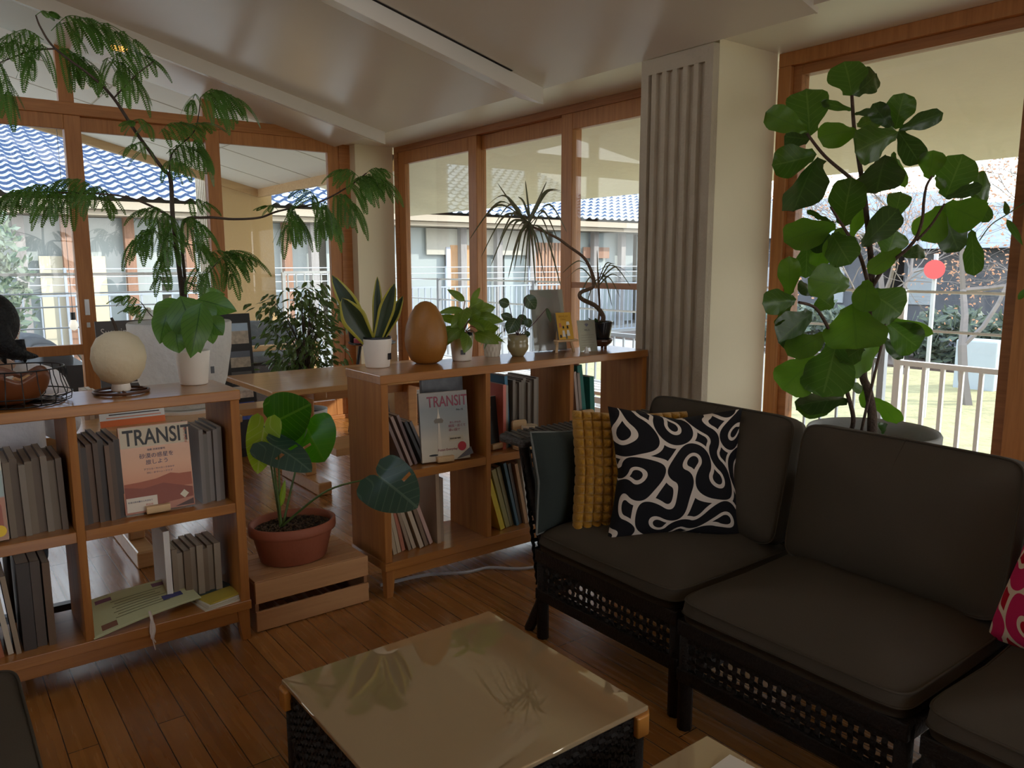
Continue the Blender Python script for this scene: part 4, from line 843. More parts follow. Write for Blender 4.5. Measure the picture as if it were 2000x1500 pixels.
# ------------------------------------------------------------------ coffee tables
TOPM = bpy.data.materials.new('beige_glass_top'); TOPM.use_nodes = True; n_ = TOPM.node_tree; n_.nodes.clear()
_o = n_.nodes.new('ShaderNodeOutputMaterial'); _d = n_.nodes.new('ShaderNodeBsdfDiffuse'); _g = n_.nodes.new('ShaderNodeBsdfGlossy'); _m = n_.nodes.new('ShaderNodeMixShader'); _w = n_.nodes.new('ShaderNodeLayerWeight'); _q = n_.nodes.new('ShaderNodeMath')
_d.inputs[0].default_value = (.42,.31,.18,1); _g.inputs['Roughness'].default_value = 0; _g.inputs[0].default_value = (.95,.88,.76,1); _w.inputs[0].default_value = .3
_q.operation = 'MULTIPLY_ADD'; _q.inputs[1].default_value = .35; _q.inputs[2].default_value = .24
n_.links.new(_w.outputs['Fresnel'], _q.inputs[0]); n_.links.new(_q.outputs[0], _m.inputs[0]); n_.links.new(_d.outputs[0], _m.inputs[1]); n_.links.new(_g.outputs[0], _m.inputs[2]); n_.links.new(_m.outputs[0], _o.inputs[0])
def coffee_table(x0, y0, lab):
    S = .612; e = empty('coffee_table', (x0+S/2,y0+S/2,0), lab, 'table', 'dark wicker coffee tables')
    m = MB(); m.box((x0+.004,y0+.004,.322),(x0+S-.004,y0+S-.004,.334)); m.build('glass_top', TOPM, e, bev=.003)
    m = MB(); m.box((x0+.012,y0+.012,.300),(x0+S-.012,y0+S-.012,.322)); m.build('top_frame', RATTAN, e)
    for a in (0,1):
        for b_ in (0,1):
            cx, cy = x0 + a*S, y0 + b_*S; sx, sy = (1,-1)[a], (1,-1)[b_]
            m = MB(); m.prism([(cx-.006*sx,cy+.012*sy,.272),(cx+.012*sx,cy-.006*sy,.272),(cx+.046*sx,cy-.006*sy,.272),(cx+.046*sx,cy+.010*sy,.272),(cx+.010*sx,cy+.046*sy,.272),(cx-.006*sx,cy+.046*sy,.272)], (0,0,.050)); m.build('oak_corner', wood('honey_oak', (.66,.30,.06), (.52,.21,.035), 2, .35, coat=.3) if 'honey_oak' not in bpy.data.materials else bpy.data.materials['honey_oak'], e, bev=.004)
            m = MB(); m.tube([(cx+.026*sx,cy+.026*sy,0),(cx+.026*sx,cy+.026*sy,.274)], .022, 8); m.build('leg', RATTAN, e, smooth=True)
    for k, (P, du) in enumerate((((x0+.03,y0+.012,.06),(S-.06,0,0)),((x0+.03,y0+S-.012,.06),(S-.06,0,0)),((x0+.012,y0+.03,.06),(0,S-.06,0)),((x0+S-.012,y0+.03,.06),(0,S-.06,0)))):
        m = MB(); weave(m, P, du, (0,0,.12), 20, 4, .014); P2 = V(P)+V((0,0,.125)); weave(m, P2, du, (0,0,.12), 30, 7, .019); m.build('woven_side', RATTAN, e, solid=.0025)
    return e
coffee_table(.600, 1.082, 'dark wicker coffee table with beige glass top and oak corners in front of the sofa')
coffee_table(.615, .330, 'second wicker coffee table at the bottom edge under the leaflet')
e = empty('leaflet', (1.15,.80,.336), 'white leaflet with a red and black figure lying on the near coffee table', 'leaflet', rz=R(4))
m = MB(); m.box((-.085,-.16,0),(.055,.06,.003)); m.build('sheet', PAPER, e, world=False)
LB = M.Translation((.045,.048,.0034)) @ M.Rotation(R(180),4,'Z')
for k, s_ in enumerate(('please', 'on table', 'not eat')): text('lettering', s_, .017, M.Translation((-.070+.0,.005-.020*k+.018,.0034)), INK, e)
m = MB(); m.add([(-.055,.038,.0034),(-.02,.042,.0034),(-.022,.052,.0034),(-.057,.05,.0034)], [(0,1,2,3)]); m.build('heading', bmat((.30,.40,.36)), e, world=False)
m = MB(); m.add([(.018+.020*cos(k*pi/8),-.022+.020*sin(k*pi/8),.0034) for k in range(16)], [tuple(range(16))]); m.build('printed_face', bmat((.72,.42,.30)), e, world=False)
m = MB(); m.add([(.0,-.012,.0038),(.038,-.018,.0038),(.036,.002,.0038),(.006,.006,.0038)], [(0,1,2,3)]); m.build('printed_hair', INK, e, world=False)
m = MB(); m.add([(.03,-.045,.0036),(.048,-.05,.0036),(.046,-.024,.0036),(.032,-.022,.0036)], [(0,1,2,3)]); m.build('printed_scarf', bmat((.65,.06,.05)), e, world=False)
# ------------------------------------------------------------------ plant tools
rnd = random.Random(11)
def prof_ovate(t): return max(0, sin(pi*t**.72))**.85
def prof_lance(t): return max(0, min(1, t*9+.35))*max(0,1-t)**.55
def prof_snake(t): return min(1,.55+.9*t)*max(0,min(1,(1-t)*2.6))**.62
def prof_fiddle(t):
    s_ = min(1,max(0,(t-.12)/.45)); s_ = s_*s_*(3-2*s_)
    return (.40+.60*s_)*(1 if t < .66 else max(0,1-((t-.66)/.34)**2.4)**.5)*min(1,(t/.07)**.5 if t > 0 else 0)
def prof_round(t): return max(0,1-(2*t-.92)**2/1.0)**.5 if t < .5 else max(0,1-((t-.46)/.54)**1.7)**.8
def leaf(m, a, b, w_, nrm, prof=prof_ovate, bend=.1, fold=.12, nv=9, nu=4, wavy=0, seed=0):
    a, b = V(a), V(b); ax = b-a; Ln = ax.length; ax = ax/Ln; nrm = V(nrm); nrm = (nrm-ax*nrm.dot(ax))
    nrm = nrm.normalized() if nrm.length > 1e-5 else ax.orthogonal().normalized(); sd = ax.cross(nrm)
    def f(u, v):
        q = (u-.5)*2; hw = prof(v)*w_/2
        wv = wavy*Ln*sin(v*17+seed+q*3)*abs(q)*.5
        return a + ax*(v*Ln) + sd*(q*hw*(1+wavy*.9*sin(v*13+seed))) + nrm*(bend*Ln*sin(pi*v) - fold*abs(q)*hw*2 + wv) 
    m.grid(f, nu, nv)
    # grid is (u rows, v cols) so its UV is already (across, along)
def heart(m, a, b, w_, nrm, bend=.06, fold=.1, slits=(), back=.26, nv=18, nu=7):
    """cordate leaf, a = petiole joint, b = tip, with basal lobes and optional slits (side, t0, t1)"""
    a, b = V(a), V(b); ax = b-a; Ln = ax.length; ax = ax/Ln; nrm = V(nrm); nrm = (nrm-ax*nrm.dot(ax)).normalized(); sd = ax.cross(nrm)
    for s_ in (1,-1):
        vs = []; uv = []; fs = []
        for i in range(nv+1):
            t_ = -back + (1+back)*i/nv
            if t_ >= 0: out = max(0,1-(max(0,t_-.14)/.86)**2)**.78; inn = 0
            else: k_ = max(0,1-(t_/back)**2)**.5; out, inn = .5+.5*k_, .5-.5*k_
            for j in range(nu+1):
                q = inn + (out-inn)*j/nu; hw = q*w_/2
                vs.append(a + ax*(t_*Ln) + sd*(s_*hw) + nrm*(bend*Ln*sin(pi*max(0,t_)) - fold*hw*(1+.6*q))); uv.append((.5+s_*q*.5, max(0,t_)))
        for i in range(nv):
            for j in range(nu):
                t_ = -back+(1+back)*(i+.5)/nv
                if any(ss == s_ and t0 < t_ < t1 and j0 <= j < j1 for ss, t0, t1, j0, j1 in slits): continue
                q = (i*(nu+1)+j, (i+1)*(nu+1)+j, (i+1)*(nu+1)+j+1, i*(nu+1)+j+1); fs.append(q if s_ > 0 else q[::-1])
        m.add(vs, fs, uv)
def tocam(p, k=.5):
    v = (CAM-V(p)).normalized(); return v + V((rnd.gauss(0,k), rnd.gauss(0,k), rnd.gauss(.1,k)))
def pot(c, r0, r1, h, name, mt, parent, rim=.006, soil=.85, n=32, label=None):
    m = MB(); m.lathe([(0,0),(r0,0),(r0+.002,.004),(r1,h-.004),(r1,h),(r1-rim,h),(r0+(r1-r0)*.5-rim,h*.5)], c, n); o = m.build(name, mt, parent, True)
    s_ = MB(); rs = r0+(r1-r0)*soil-rim; s_.lathe([(0,h*soil+.004),(rs*.6,h*soil+.003),(rs,h*soil)], c, n); s_.build('soil', SOIL, parent)
    return o

# ------------------------------------------------------------------ tables beyond the shelves
TZ = .64
def table(x0, x1, y0, y1, lab, feet):
    e = empty('long_table', ((x0+x1)/2,(y0+y1)/2,0), lab, 'table')
    m = MB(); m.box((x0,y0,TZ-.032),(x1,y1,TZ)); m.build('tabletop', TABLEW, e, bev=.005)
    m = MB(); m.box((x0+.2,(y0+y1)/2-.03,TZ-.14),(x1-.2,(y0+y1)/2+.03,TZ-.032)); m.build('beam', TABLEW, e)
    for x in feet:
        m = MB(); m.box((x-.04,y0+.10,0),(x+.04,y1-.10,.075)); m.box((x-.035,(y0+y1)/2-.09,.075),(x+.035,(y0+y1)/2+.09,TZ-.09)); m.box((x-.04,y0+.12,TZ-.09),(x+.04,y1-.12,TZ-.032)); m.build('trestle', TABLEW, e, bev=.008)
    return e
fl = at(531, 760, Z=TZ); bl = at(463, 737, Z=TZ)
table(-.95, 1.11, 3.42, 4.16, 'long pale wooden table behind the left bookshelf with the big planter on it', (.70,-.55))
table(1.44, 2.75, 3.95, 4.72, 'pale wooden table behind the monstera, partly hidden by the middle bookshelf', (1.76,2.45))
e = empty('bench', (1.6,4.9,0), 'pale wooden bench on the far side of the table behind the monstera', 'bench')
m = MB(); m.box((1.25,4.78,.37),(1.93,5.02,.41)); m.build('seat', TABLEW, e, bev=.004)
for x in (1.36,1.82): m = MB(); m.box((x,4.80,0),(x+.05,5.0,.37)); m.build('leg', TABLEW, e)
e = empty('bench', (2.1,3.72,0), 'pale wooden bench on the near side of the table behind the monstera', 'bench')
m = MB(); m.box((1.62,3.58,.34),(2.75,3.84,.38)); m.build('seat', TABLEW, e, bev=.004)
for x in (1.80,2.6): m = MB(); m.box((x,3.61,0),(x+.05,3.81,.34)); m.build('leg', TABLEW, e)
# big planter with the feathery tree
q = at(371, 735, d=3.50); PX, PY = q.x, 3.74
e = empty('feathery_tree', (PX,PY,TZ), 'tall feathery leaved tree in a big pale concrete planter behind the left bookshelf', 'potted tree')
m = MB(); m.lathe([(0,0),(.13,0),(.150,.012),(.19,.13),(.215,.27),(.222,.385),(.218,.392),(.205,.385),(.198,.25),(.17,.1)], (PX,PY,TZ+.012), 40)
m.build('planter', mat('pitted_concrete', (.62,.60,.56), .75, bump=.35, bscale=34, var=.08, vscale=30), e, True)
m = MB(); m.lathe([(0,.30),(.2,.295)], (PX,PY,TZ+.012), 24); m.build('soil', SOIL, e)
m = MB(); m.lathe([(0,0),(.17,0),(.175,.012),(0,.012)], (PX,PY,TZ), 32); m.build('saucer', WPLAST, e)
D0 = 3.50
def P(x, y, dd=0): return at(x, y, d=D0+dd)
m = MB()
def limb(pts, r0, r1, n=6): sp_ = spline(pts, 6); m.tube(sp_, taper(len(sp_), r0, r1), n)
limb([V((PX,PY,TZ+.30)), P(357,600,.15), P(352,540,.12), P(338,430,.1), P(333,350,.08), P(318,330,.07), P(268,262,.0), P(222,192,-.08), P(180,150,-.14), P(108,95,-.22), P(80,55,-.25), P(70,30,-.25)], .013, .003)
limb([V((PX+.02,PY,TZ+.30)), P(362,560,.14), P(356,440,.12), P(400,425,.16), P(455,428,.2), P(507,425,.22), P(545,412,.24), P(620,396,.27), P(678,366,.3), P(716,338,.3)], .008, .003)
limb([P(335,425,.1), P(290,400,.02), P(242,384,-.08), P(180,378,-.14), P(60,375,-.2)], .006, .003)
limb([P(332,350,.08), P(336,300,.16), P(380,255,.2), P(392,190,.22)], .005, .002)
limb([P(352,540,.12), P(385,560,.05), P(405,535,0), P(425,512,-.04)], .005, .002)
limb([P(356,600,.15), P(310,625,-.05), P(275,590,-.1)], .004, .002); limb([P(108,95,-.22), P(60,100,-.3), P(0,122,-.36)], .004, .002); limb([P(222,192,-.08), P(262,150,-.02), P(300,120,.0)], .004, .002)
limb([P(352,500,.12), P(330,470,.0), P(300,450,-.06)], .004, .002); limb([P(345,470,.12), P(380,480,.2)], .003, .002)
m.build('trunk', mat('tree_bark', (.075,.05,.035), .8, bump=.5, bscale=80), e, True)
m = MB()
def pinna(p0, d, Ln, nrm, sag):
    n_ = max(9, int(Ln/.0088)); p_ = V(p0); d = d.normalized(); step = Ln/n_
    for i in range(n_):
        t_ = i/n_; d = (d + V((0,0,-sag*step*9))).normalized(); sd = d.cross(nrm)
        if sd.length < 1e-3: sd = d.orthogonal()
        sd.normalize(); l_ = (.0255 if Ln > .12 else .019)*(1-.55*abs(2*t_-.8)**2.2); l_ = max(l_, .005)
        for s_ in (1,-1):
            o_ = (sd*s_*.93 + d*.38).normalized(); wv = d*.0052; c_ = nrm*.002*s_
            m.add([p_, p_+o_*l_*.45+wv, p_+o_*l_+c_, p_+o_*l_*.5-wv], [(0,1,2,3)])
        q_ = p_ + d*step; wd = nrm.cross(d).normalized()*.0011; m.add([p_-wd, p_+wd, q_+wd, q_-wd], [(0,1,2,3)]); p_ = q_
def frond(a, b, npair, plen, sag=1.0, down=.75, d0=0., d1=0.):
    A, B = P(a[0], a[1], d0), P(b[0], b[1], d1); mid = (A+B)/2 + V((0,0,.18*(B-A).length)); sp_ = spline([A, mid, B], 8)
    m.tube(sp_, .0016, 4, False); ax = (B-A).normalized(); side = ax.cross(V((0,0,1))).normalized()
    for k in range(npair):
        t_ = (k+1)/npair; p_ = sp_[min(len(sp_)-1, int(t_*(len(sp_)-1)))]; pl = plen*D0/FPX*(.62+.38*sin(pi*min(1,.25+.75*t_)))
        for s_ in (1,-1):
            d = (ax*(.45+.3*t_) + side*s_*rnd.uniform(.35,.8) + V((0,0,-down*rnd.uniform(.5,1.1)))).normalized()
            nr = (V((0,0,1)) + side*s_*.5 + V((rnd.gauss(0,.3),rnd.gauss(0,.3),0)) - d*.2).normalized(); nr = (nr - d*nr.dot(d)).normalized()
            pinna(p_, d, pl*rnd.uniform(.8,1.1), nr, sag*rnd.uniform(.6,1.3))
    pinna(B, (ax+V((0,0,-.4))).normalized(), plen*D0/FPX*.9, V((0,0,1)), sag)
for a, b, n_, pl, d0, d1 in (
    ((70,30),(98,24),2,26,-.25,-.25), ((100,60),(165,35),4,72,-.22,-.1), ((110,50),(225,62),5,75,-.2,-.05), ((150,55),(262,78),4,66,-.15,.05), ((215,112),(285,110),4,70,-.05,.05), ((200,120),(232,138),3,88,-.05,-.15), ((225,120),(262,150),3,85,-.05,.05),
    ((85,78),(18,68),4,66,-.25,-.4), ((60,98),(2,92),4,60,-.3,-.45), ((95,95),(60,112),3,78,-.22,-.35), ((110,98),(150,112),4,85,-.2,-.1), ((130,108),(176,128),3,70,-.18,-.05), ((0,122),(-22,150),4,95,-.36,-.45), ((4,126),(16,180),3,72,-.36,-.3),
    ((392,190),(430,178),4,85,.22,.2), ((395,188),(462,192),4,80,.22,.3), ((388,190),(376,196),2,62,.2,.1),
    ((300,255),(258,236),3,46,.05,-.1), ((310,262),(352,240),4,52,.05,.1), ((345,270),(395,240),4,55,.15,.2), ((300,300),(262,282),3,52,.05,-.1), ((325,300),(372,288),4,72,.1,.2), ((322,325),(352,318),3,60,.1,.0), ((376,270),(398,300),3,72,.2,.25),
    ((200,378),(120,352),5,72,-.1,-.2), ((120,376),(40,372),5,72,-.18,-.3), ((160,380),(92,392),4,74,-.14,-.1), ((215,384),(170,372),4,60,-.08,.0), ((60,375),(0,392),4,62,-.2,-.3), ((200,382),(212,392),2,56,-.08,.1),
    ((335,425),(285,408),4,62,.1,.0), ((345,430),(300,445),4,78,.1,-.1), ((352,430),(395,440),4,72,.12,.1), ((340,440),(330,455),3,85,.1,-.05), ((300,450),(262,470),4,68,-.06,-.15), ((352,480),(318,500),3,60,.12,.0), ((370,470),(405,490),3,62,.2,.2), ((360,400),(400,395),3,48,.12,.2),
    ((678,366),(720,345),5,80,.3,.3), ((700,350),(752,352),5,78,.3,.4), ((650,385),(690,398),5,92,.28,.2), ((620,396),(600,372),3,66,.27,.2), ((620,396),(645,420),4,90,.27,.35), ((560,410),(585,428),4,80,.24,.3), ((580,405),(562,440),3,78,.25,.15), ((640,390),(626,430),3,72,.28,.2), ((716,338),(742,330),3,44,.3,.3), ((700,345),(668,332),3,60,.3,.25), ((545,412),(520,402),2,32,.24,.2),
    ((425,512),(455,490),4,66,-.04,.0), ((428,510),(488,502),5,62,-.04,.05), ((415,520),(402,535),3,66,-.02,-.1), ((435,515),(452,535),3,62,-.02,.05), ((405,500),(440,492),3,40,.0,.05), ((380,520),(395,560),3,52,.05,.0),
    ((330,520),(312,540),3,50,.1,.0), ((275,590),(240,580),3,34,-.1,-.15), ((295,610),(262,600),3,34,-.06,-.1), ((310,625),(330,640),2,30,-.05,.0)): frond(a, b, n_, pl*1.08, .9, .62, d0, d1)
m.build('foliage', mat('feather_leaf', (.07,.15,.025), .4, trans=.45, var=.45, vscale=7), e)

# ------------------------------------------------------------------ things on the left bookshelf
ST = .8865
e = empty('calathea', (.755,2.825,ST), 'broad striped leaf calathea in a small white pot on the left bookshelf', 'potted plant'); c0 = V((.755,2.825,ST))
pot(c0, .044, .058, .118, 'pot', WPLAST, e)
m = MB(); m.box((.800,2.776,ST+.038),(.812,2.779,ST+.062)); m.build('label', BLACK, e)
LM = leafmat('calathea_leaf', (.06,.14,.018), (.12,.25,.05), .4, .32, (.02,.07,.012), 9, back=(.08,.13,.05), veinw=.7); st = MB()
top = c0 + V((0,0,.10))
for (bx,by),(tx_,ty),wd,dd in (((352,578),(392,690),66,-.16),((332,600),(312,672),46,-.14),((345,640),(350,690),52,-.19),((392,592),(372,700),50,-.2),((350,585),(306,640),44,-.05),((385,585),(463,608),46,-.02),((395,590),(400,650),50,-.06),((405,620),(436,655),40,-.1),((398,630),(416,672),38,-.12),((330,590),(300,625),30,.02),((400,575),(440,575),26,.06)):
    A = at(bx,by,d=2.66+dd+.03); B = at(tx_,ty,d=2.66+dd); m = MB(); leaf(m, A, B, wd*2.6/FPX*1.12, tocam(B,.35), prof_ovate, .10, .10, 10, 6); m.build('leaf', LM, e, True)
    st.tube(spline([top, top.lerp(A,.6)+V((0,0,.03)), A], 5), .0025, 5)
st.build('stem', STEM, e, True)
e = empty('gourd_lamp', (.512,2.765,ST), 'round cream gourd lamp on a brown metal ring base on the left bookshelf', 'lamp'); c0 = V((.512,2.775,ST))
m = MB(); m.lathe([(0,.030),(.03,.031),(.056,.045),(.075,.078),(.083,.115),(.078,.150),(.062,.180),(.034,.197),(.008,.202),(0,.202)], c0, 40); m.build('shade', mat('cream_gourd', (.66,.55,.36), .6, bump=.2, bscale=30, var=.10, vscale=9), e, True)
m = MB(); m.tube(spline([c0+V((0,0,.2)), c0+V((-.004,0,.22)), c0+V((-.012,.003,.245))], 4), taper(9,.006,.004), 6); m.build('stalk', STEMD, e, True)
m = MB(); m.lathe([(.026,.006),(.030,.012),(.026,.036)], c0, 20); m.build('socket', WPLAST, e, True)
m = MB(); ring = [c0+V((.082*cos(k*pi/20),.082*sin(k*pi/20),.006)) for k in range(41)]; m.tube(ring, .0045, 6, False); m.tube([c0+V((-.08,0,.006)), c0+V((.08,0,.006))], .004, 6); m.tube([c0+V((0,-.08,.006)), c0+V((0,.08,.006))], .004, 6); m.build('ring_base', mat('brown_metal', (.10,.04,.02), .4, metal=.4), e, True)
e = empty('wire_basket', (.225,2.745,ST), 'black wire basket holding a carved gourd bowl at the left end of the bookshelf top', 'basket'); c0 = V((.225,2.745,ST))
BP = [(.118,.003),(.140,.010),(.143,.030),(.130,.070),(.126,.108)]
m = MB()
for r_, z in (BP[0],BP[2],BP[4]): m.tube([c0+V((r_*cos(k*pi/24),r_*sin(k*pi/24),z)) for k in range(49)], .0022, 5, False)
for k in range(20): m.tube([c0+V((r_*cos(k*pi/10),r_*sin(k*pi/10),z)) for r_, z in [(.02,.003)]+BP], .0016, 5)
m.tube([c0+V((.02*cos(k*pi/8),.02*sin(k*pi/8),.003)) for k in range(17)], .0016, 4, False); m.build('wires', BLKMET, e, True)
c0 = V((.200,2.735,ST+.006)); e = empty('gourd_bowl', c0, 'brown carved gourd bowl with a scalloped rim inside the wire basket', 'bowl')
m = MB()
def gb(u, v):
    a = v*2*pi; zt = .074 + .026*abs(sin(a*2.5+.3))**1.5; t_ = u; r_ = .025 + .082*sin(t_*pi/2*.98)**.9
    return c0 + V((r_*cos(a), r_*sin(a), zt*(1-cos(t_*pi/2)) if t_ < 1 else zt))
m.grid(gb, 12, 60); m.lathe([(0,.0),(.025,.0)], c0, 30); m.build('shell', mat('gourd_brown', (.15,.045,.014), .35, var=.15, vscale=6), e, True, solid=.005)
for k, (dx, dy, cc, lk) in enumerate(((.03,-.01,(.62,.30,.12),'orange'),(-.03,.02,(.55,.05,.12),'crimson'),(.00,.03,(.70,.62,.52),'cream'),(.045,.03,(.62,.34,.15),'amber'))):
    p_ = c0+V((dx,dy,.062)); m = MB(); m.obox(p_, (.042,.026,.016), M.Rotation(k*1.1,3,'Z') @ M.Rotation(.5,3,'Y')); o = m.build('sweet', mat('wrapper_%d'%k, cc, .3), loc=p_-V((0,0,.01)), bev=.005); tag(o, lk+' wrapped sweet in the carved gourd bowl', 'sweet', 'sweets in the gourd bowl')

# ------------------------------------------------------------------ things on the middle bookshelf
e = empty('snake_plant', (1.478,2.838,ST), 'snake plant with yellow edged blades in a white pot on the middle bookshelf', 'potted plant'); c0 = V((1.478,2.838,ST))
pot(c0, .047, .060, .115, 'pot', WPLAST, e)
m = MB(); m.lathe([(.056,.112),(.058,.124),(.053,.124)], c0, 32); m.build('inner_pot', BLACK, e, True)
m = MB(); m.obox(c0+V((.030,-.048,.045)), (.022,.002,.026), M.Rotation(R(30),3,'Z')); m.build('label', BLACK, e)
LM = leafmat('snake_leaf', (.015,.030,.012), (.05,.075,.03), .12, .4, (.015,.03,.015), 22, edge=(.45,.40,.05), veinw=.5)
for (bx,by),(tx_,ty),wd,dd,bd in (((724,664),(648,537),36,-.03,.07),((720,666),(668,582),48,-.08,.03),((733,660),(737,540),20,.03,.02),((737,666),(771,553),31,-.06,-.03),((744,664),(787,578),24,-.01,-.06)):
    A = at(bx,by,d=3.17+dd*.3); B = at(tx_,ty,d=3.17+dd); m = MB(); leaf(m, A, B, wd*3.15/FPX, tocam(B,.12)+V((0,0,.1)), prof_snake, bd, -.22, 12, 6); m.build('blade', LM, e, True, solid=.002)
c0 = V((1.70,2.822,ST)); m = MB(); m.lathe([(0,.002),(.045,.001),(.066,.014),(.086,.06),(.091,.10),(.084,.155),(.066,.205),(.044,.240),(.022,.256),(.006,.260),(0,.2605)], c0, 44)
o = m.build('gourd', mat('golden_gourd', (.31,.125,.018), .5, bump=.15, bscale=24, var=.22, vscale=11), loc=c0, smooth=True); tag(o, 'big golden brown egg shaped gourd standing on the middle bookshelf', 'gourd')
e = empty('philodendron', (1.868,2.805,ST), 'bright green leafy plant in a white pot right of the golden gourd', 'potted plant'); c0 = V((1.868,2.805,ST))
pot(c0, .040, .052, .110, 'pot', WPLAST, e); m = MB(); m.lathe([(.048,.107),(.050,.120),(.046,.120)], c0, 32); m.build('inner_pot', BLACK, e, True)
m = MB(); m.obox(c0+V((-.022,-.042,.040)), (.020,.002,.020), M.Rotation(R(-25),3,'Z')); m.build('label', BLACK, e)
LM = leafmat('philodendron_leaf', (.07,.15,.02), (.20,.27,.04), .38, .35, (.25,.35,.08), 8); st = MB(); top = c0+V((0,0,.1))
for (bx,by),(tx_,ty),wd,dd in (((908,588),(873,565),15,.0),((905,605),(855,612),16,-.05),((900,628),(852,618),17,-.02),((895,640),(850,660),24,-.08),((890,650),(858,684),20,-.1),((906,640),(872,668),24,-.12),((912,650),(906,690),27,-.14),((918,600),(945,588),26,-.05),((920,610),(968,600),30,.0),((925,620),(984,628),26,-.03),((928,640),(975,640),34,-.08),((928,650),(975,672),30,-.11),((925,650),(985,668),20,-.05),((922,590),(938,561),12,.04),((912,600),(900,645),34,-.12),((920,625),(945,648),32,-.13),((905,615),(880,640),24,-.1),((922,605),(928,570),14,.08),((915,620),(940,610),30,-.06)):
    A = at(bx,by,d=3.40+dd*.6); B = at(tx_,ty,d=3.40+dd); m = MB(); leaf(m, A, B, wd*3.4/FPX*1.1, tocam(B,.35)+V((0,0,.5)), prof_ovate, .12, .12, 8, 4); m.build('leaf', LM, e, True); st.tube(spline([top, top.lerp(A,.6)+V((0,0,.02)), A], 4), .0022, 5)
st.build('stem', mat('reddish_stem', (.30,.16,.08), .5), e, True)
e = empty('relief_pot_plant', (2.06,2.845,ST), 'little trailing plant in a white relief pot behind the bright green plant', 'potted plant'); c0 = V((2.06,2.845,ST))
m = MB(); m.grid(lambda u, v: c0+V(((.034+.008*u+.0022*cos(v*28*pi)*sin(u*pi*3))*cos(v*2*pi),(.034+.008*u+.0022*cos(v*28*pi)*sin(u*pi*3))*sin(v*2*pi),.072*u)), 14, 84); m.lathe([(0,.0),(.034,0)], c0, 24); m.build('pot', mat('relief_white', (.70,.64,.55), .6), e, True)
m = MB(); m.lathe([(0,.064),(.038,.064)], c0, 24); m.build('soil', SOIL, e)
m = MB()
for k in range(26):
    a = rnd.uniform(0,2*pi); p_ = c0+V((.03*cos(a),.03*sin(a),.075)); q_ = p_+V((rnd.uniform(.02,.06)*cos(a),rnd.uniform(.02,.06)*sin(a),rnd.uniform(-.05,.05))); leaf(m, p_, q_, .013, V((0,0,1)), prof_ovate, .15, .1, 5, 2)
m.build('foliage', leafmat('pale_trailing_leaf', (.14,.22,.10), (.30,.36,.22), .3, .4), e, True)
e = empty('peperomia', (2.158,2.782,ST), 'plant with striped round leaves on dark stems in an olive glazed cup', 'potted plant'); c0 = V((2.158,2.782,ST))
m = MB(); m.lathe([(0,0),(.026,0),(.030,.006),(.046,.030),(.049,.046),(.046,.056),(.047,.062),(.046,.098),(.043,.098),(.042,.06)], c0, 36); m.build('cup', mat('olive_glaze', (.30,.25,.13), .3, coat=.4, var=.2, vscale=12), e, True)
m = MB(); m.lathe([(0,.086),(.043,.084)], c0, 24); m.build('soil', SOIL, e)
LM = leafmat('peperomia_leaf', (.03,.06,.02), (.07,.11,.045), .2, .3, (.30,.36,.24), 6, veinw=.55); st = MB(); top = c0+V((0,0,.086))
for (bx,by),(tx_,ty),wd,dd in (((994,594),(974,588),22,.0),((1027,578),(1046,604),27,-.03),((1000,622),(978,614),17,.03),((1008,622),(992,652),30,-.06),((1012,618),(1030,632),22,.02),((1030,622),(1033,640),16,-.02),((1068,602),(1076,630),9,-.05),((1024,652),(1036,652),12,-.05)):
    A = at(bx,by,d=3.54+dd*.6); B = at(tx_,ty,d=3.54+dd); m = MB(); leaf(m, A, B, wd*3.54/FPX, tocam(B,.25), prof_round, .06, .1, 8, 4); m.build('leaf', LM, e, True); st.tube(spline([top, top.lerp(A,.5)+V((0,0,-.01)), A], 4), .0018, 5)
st.build('stem', mat('plum_stem', (.09,.03,.04), .4), e, True)
# acrylic stand, easel with card, wi-fi card
e = empty('acrylic_stand', (2.40,2.835,ST), 'clear acrylic stand with a plain grey sheet behind the little easel', 'sign', rot=(R(-9),0,R(-6)))
m = MB(); m.box((-.095,-.004,.0),(.095,-.001,.297)); m.box((-.095,.0035,.0),(.095,.0065,.297)); m.box((-.095,-.045,.0),(.095,.012,.003)); m.build('acrylic_panel', CLEAR, e, world=False)
m = MB(); m.box((-.092,-.0005,.004),(.092,.0025,.294)); m.build('sheet', mat('grey_sheet', (.50,.45,.38), .6), e, world=False)
e = empty('table_easel', (2.418,2.745,ST), 'tiny wooden table easel holding a yellow picture card', 'easel', rz=R(-6))
m = MB(); m.bar((-.050,.010,0),(-.012,.045,.17),.011,.008,(0,1,0)); m.build('leg', PINE, e, world=False); m = MB(); m.bar((.050,.010,0),(.012,.045,.17),.011,.008,(0,1,0)); m.build('leg', PINE, e, world=False); m = MB(); m.bar((0,.105,0),(0,.05,.165),.010,.008,(0,1,0)); m.build('leg', PINE, e, world=False)
m = MB(); m.box((-.060,-.012,.052),(.060,.020,.062)); m.build('ledge', PINE, e, world=False, bev=.002); m = MB(); m.box((-.022,.040,.158),(.022,.050,.182)); m.build('head', PINE, e, world=False, bev=.004)
e = empty('picture_card', (2.418,2.743,ST+.063), 'yellow picture book with small white and black figures standing on the little easel', 'book', rot=(R(-15),0,R(-6)))
m = MB(); m.box((-.042,0,0),(.042,.011,.128)); m.build('cover', mat('card_yellow', (.66,.36,.03), .4), e, world=False); m = MB(); m.box((-.0435,.002,.001),(-.041,.0095,.127)); m.build('pages', bmat((.10,.09,.08)), e, world=False)
text('title', 'おいしい', .013, tx(-.030,.105), bmat((.42,.20,.02)), e); text('title', 'じかん', .011, tx(-.022,.091), bmat((.42,.20,.02)), e)
WH = bmat((.78,.74,.68))
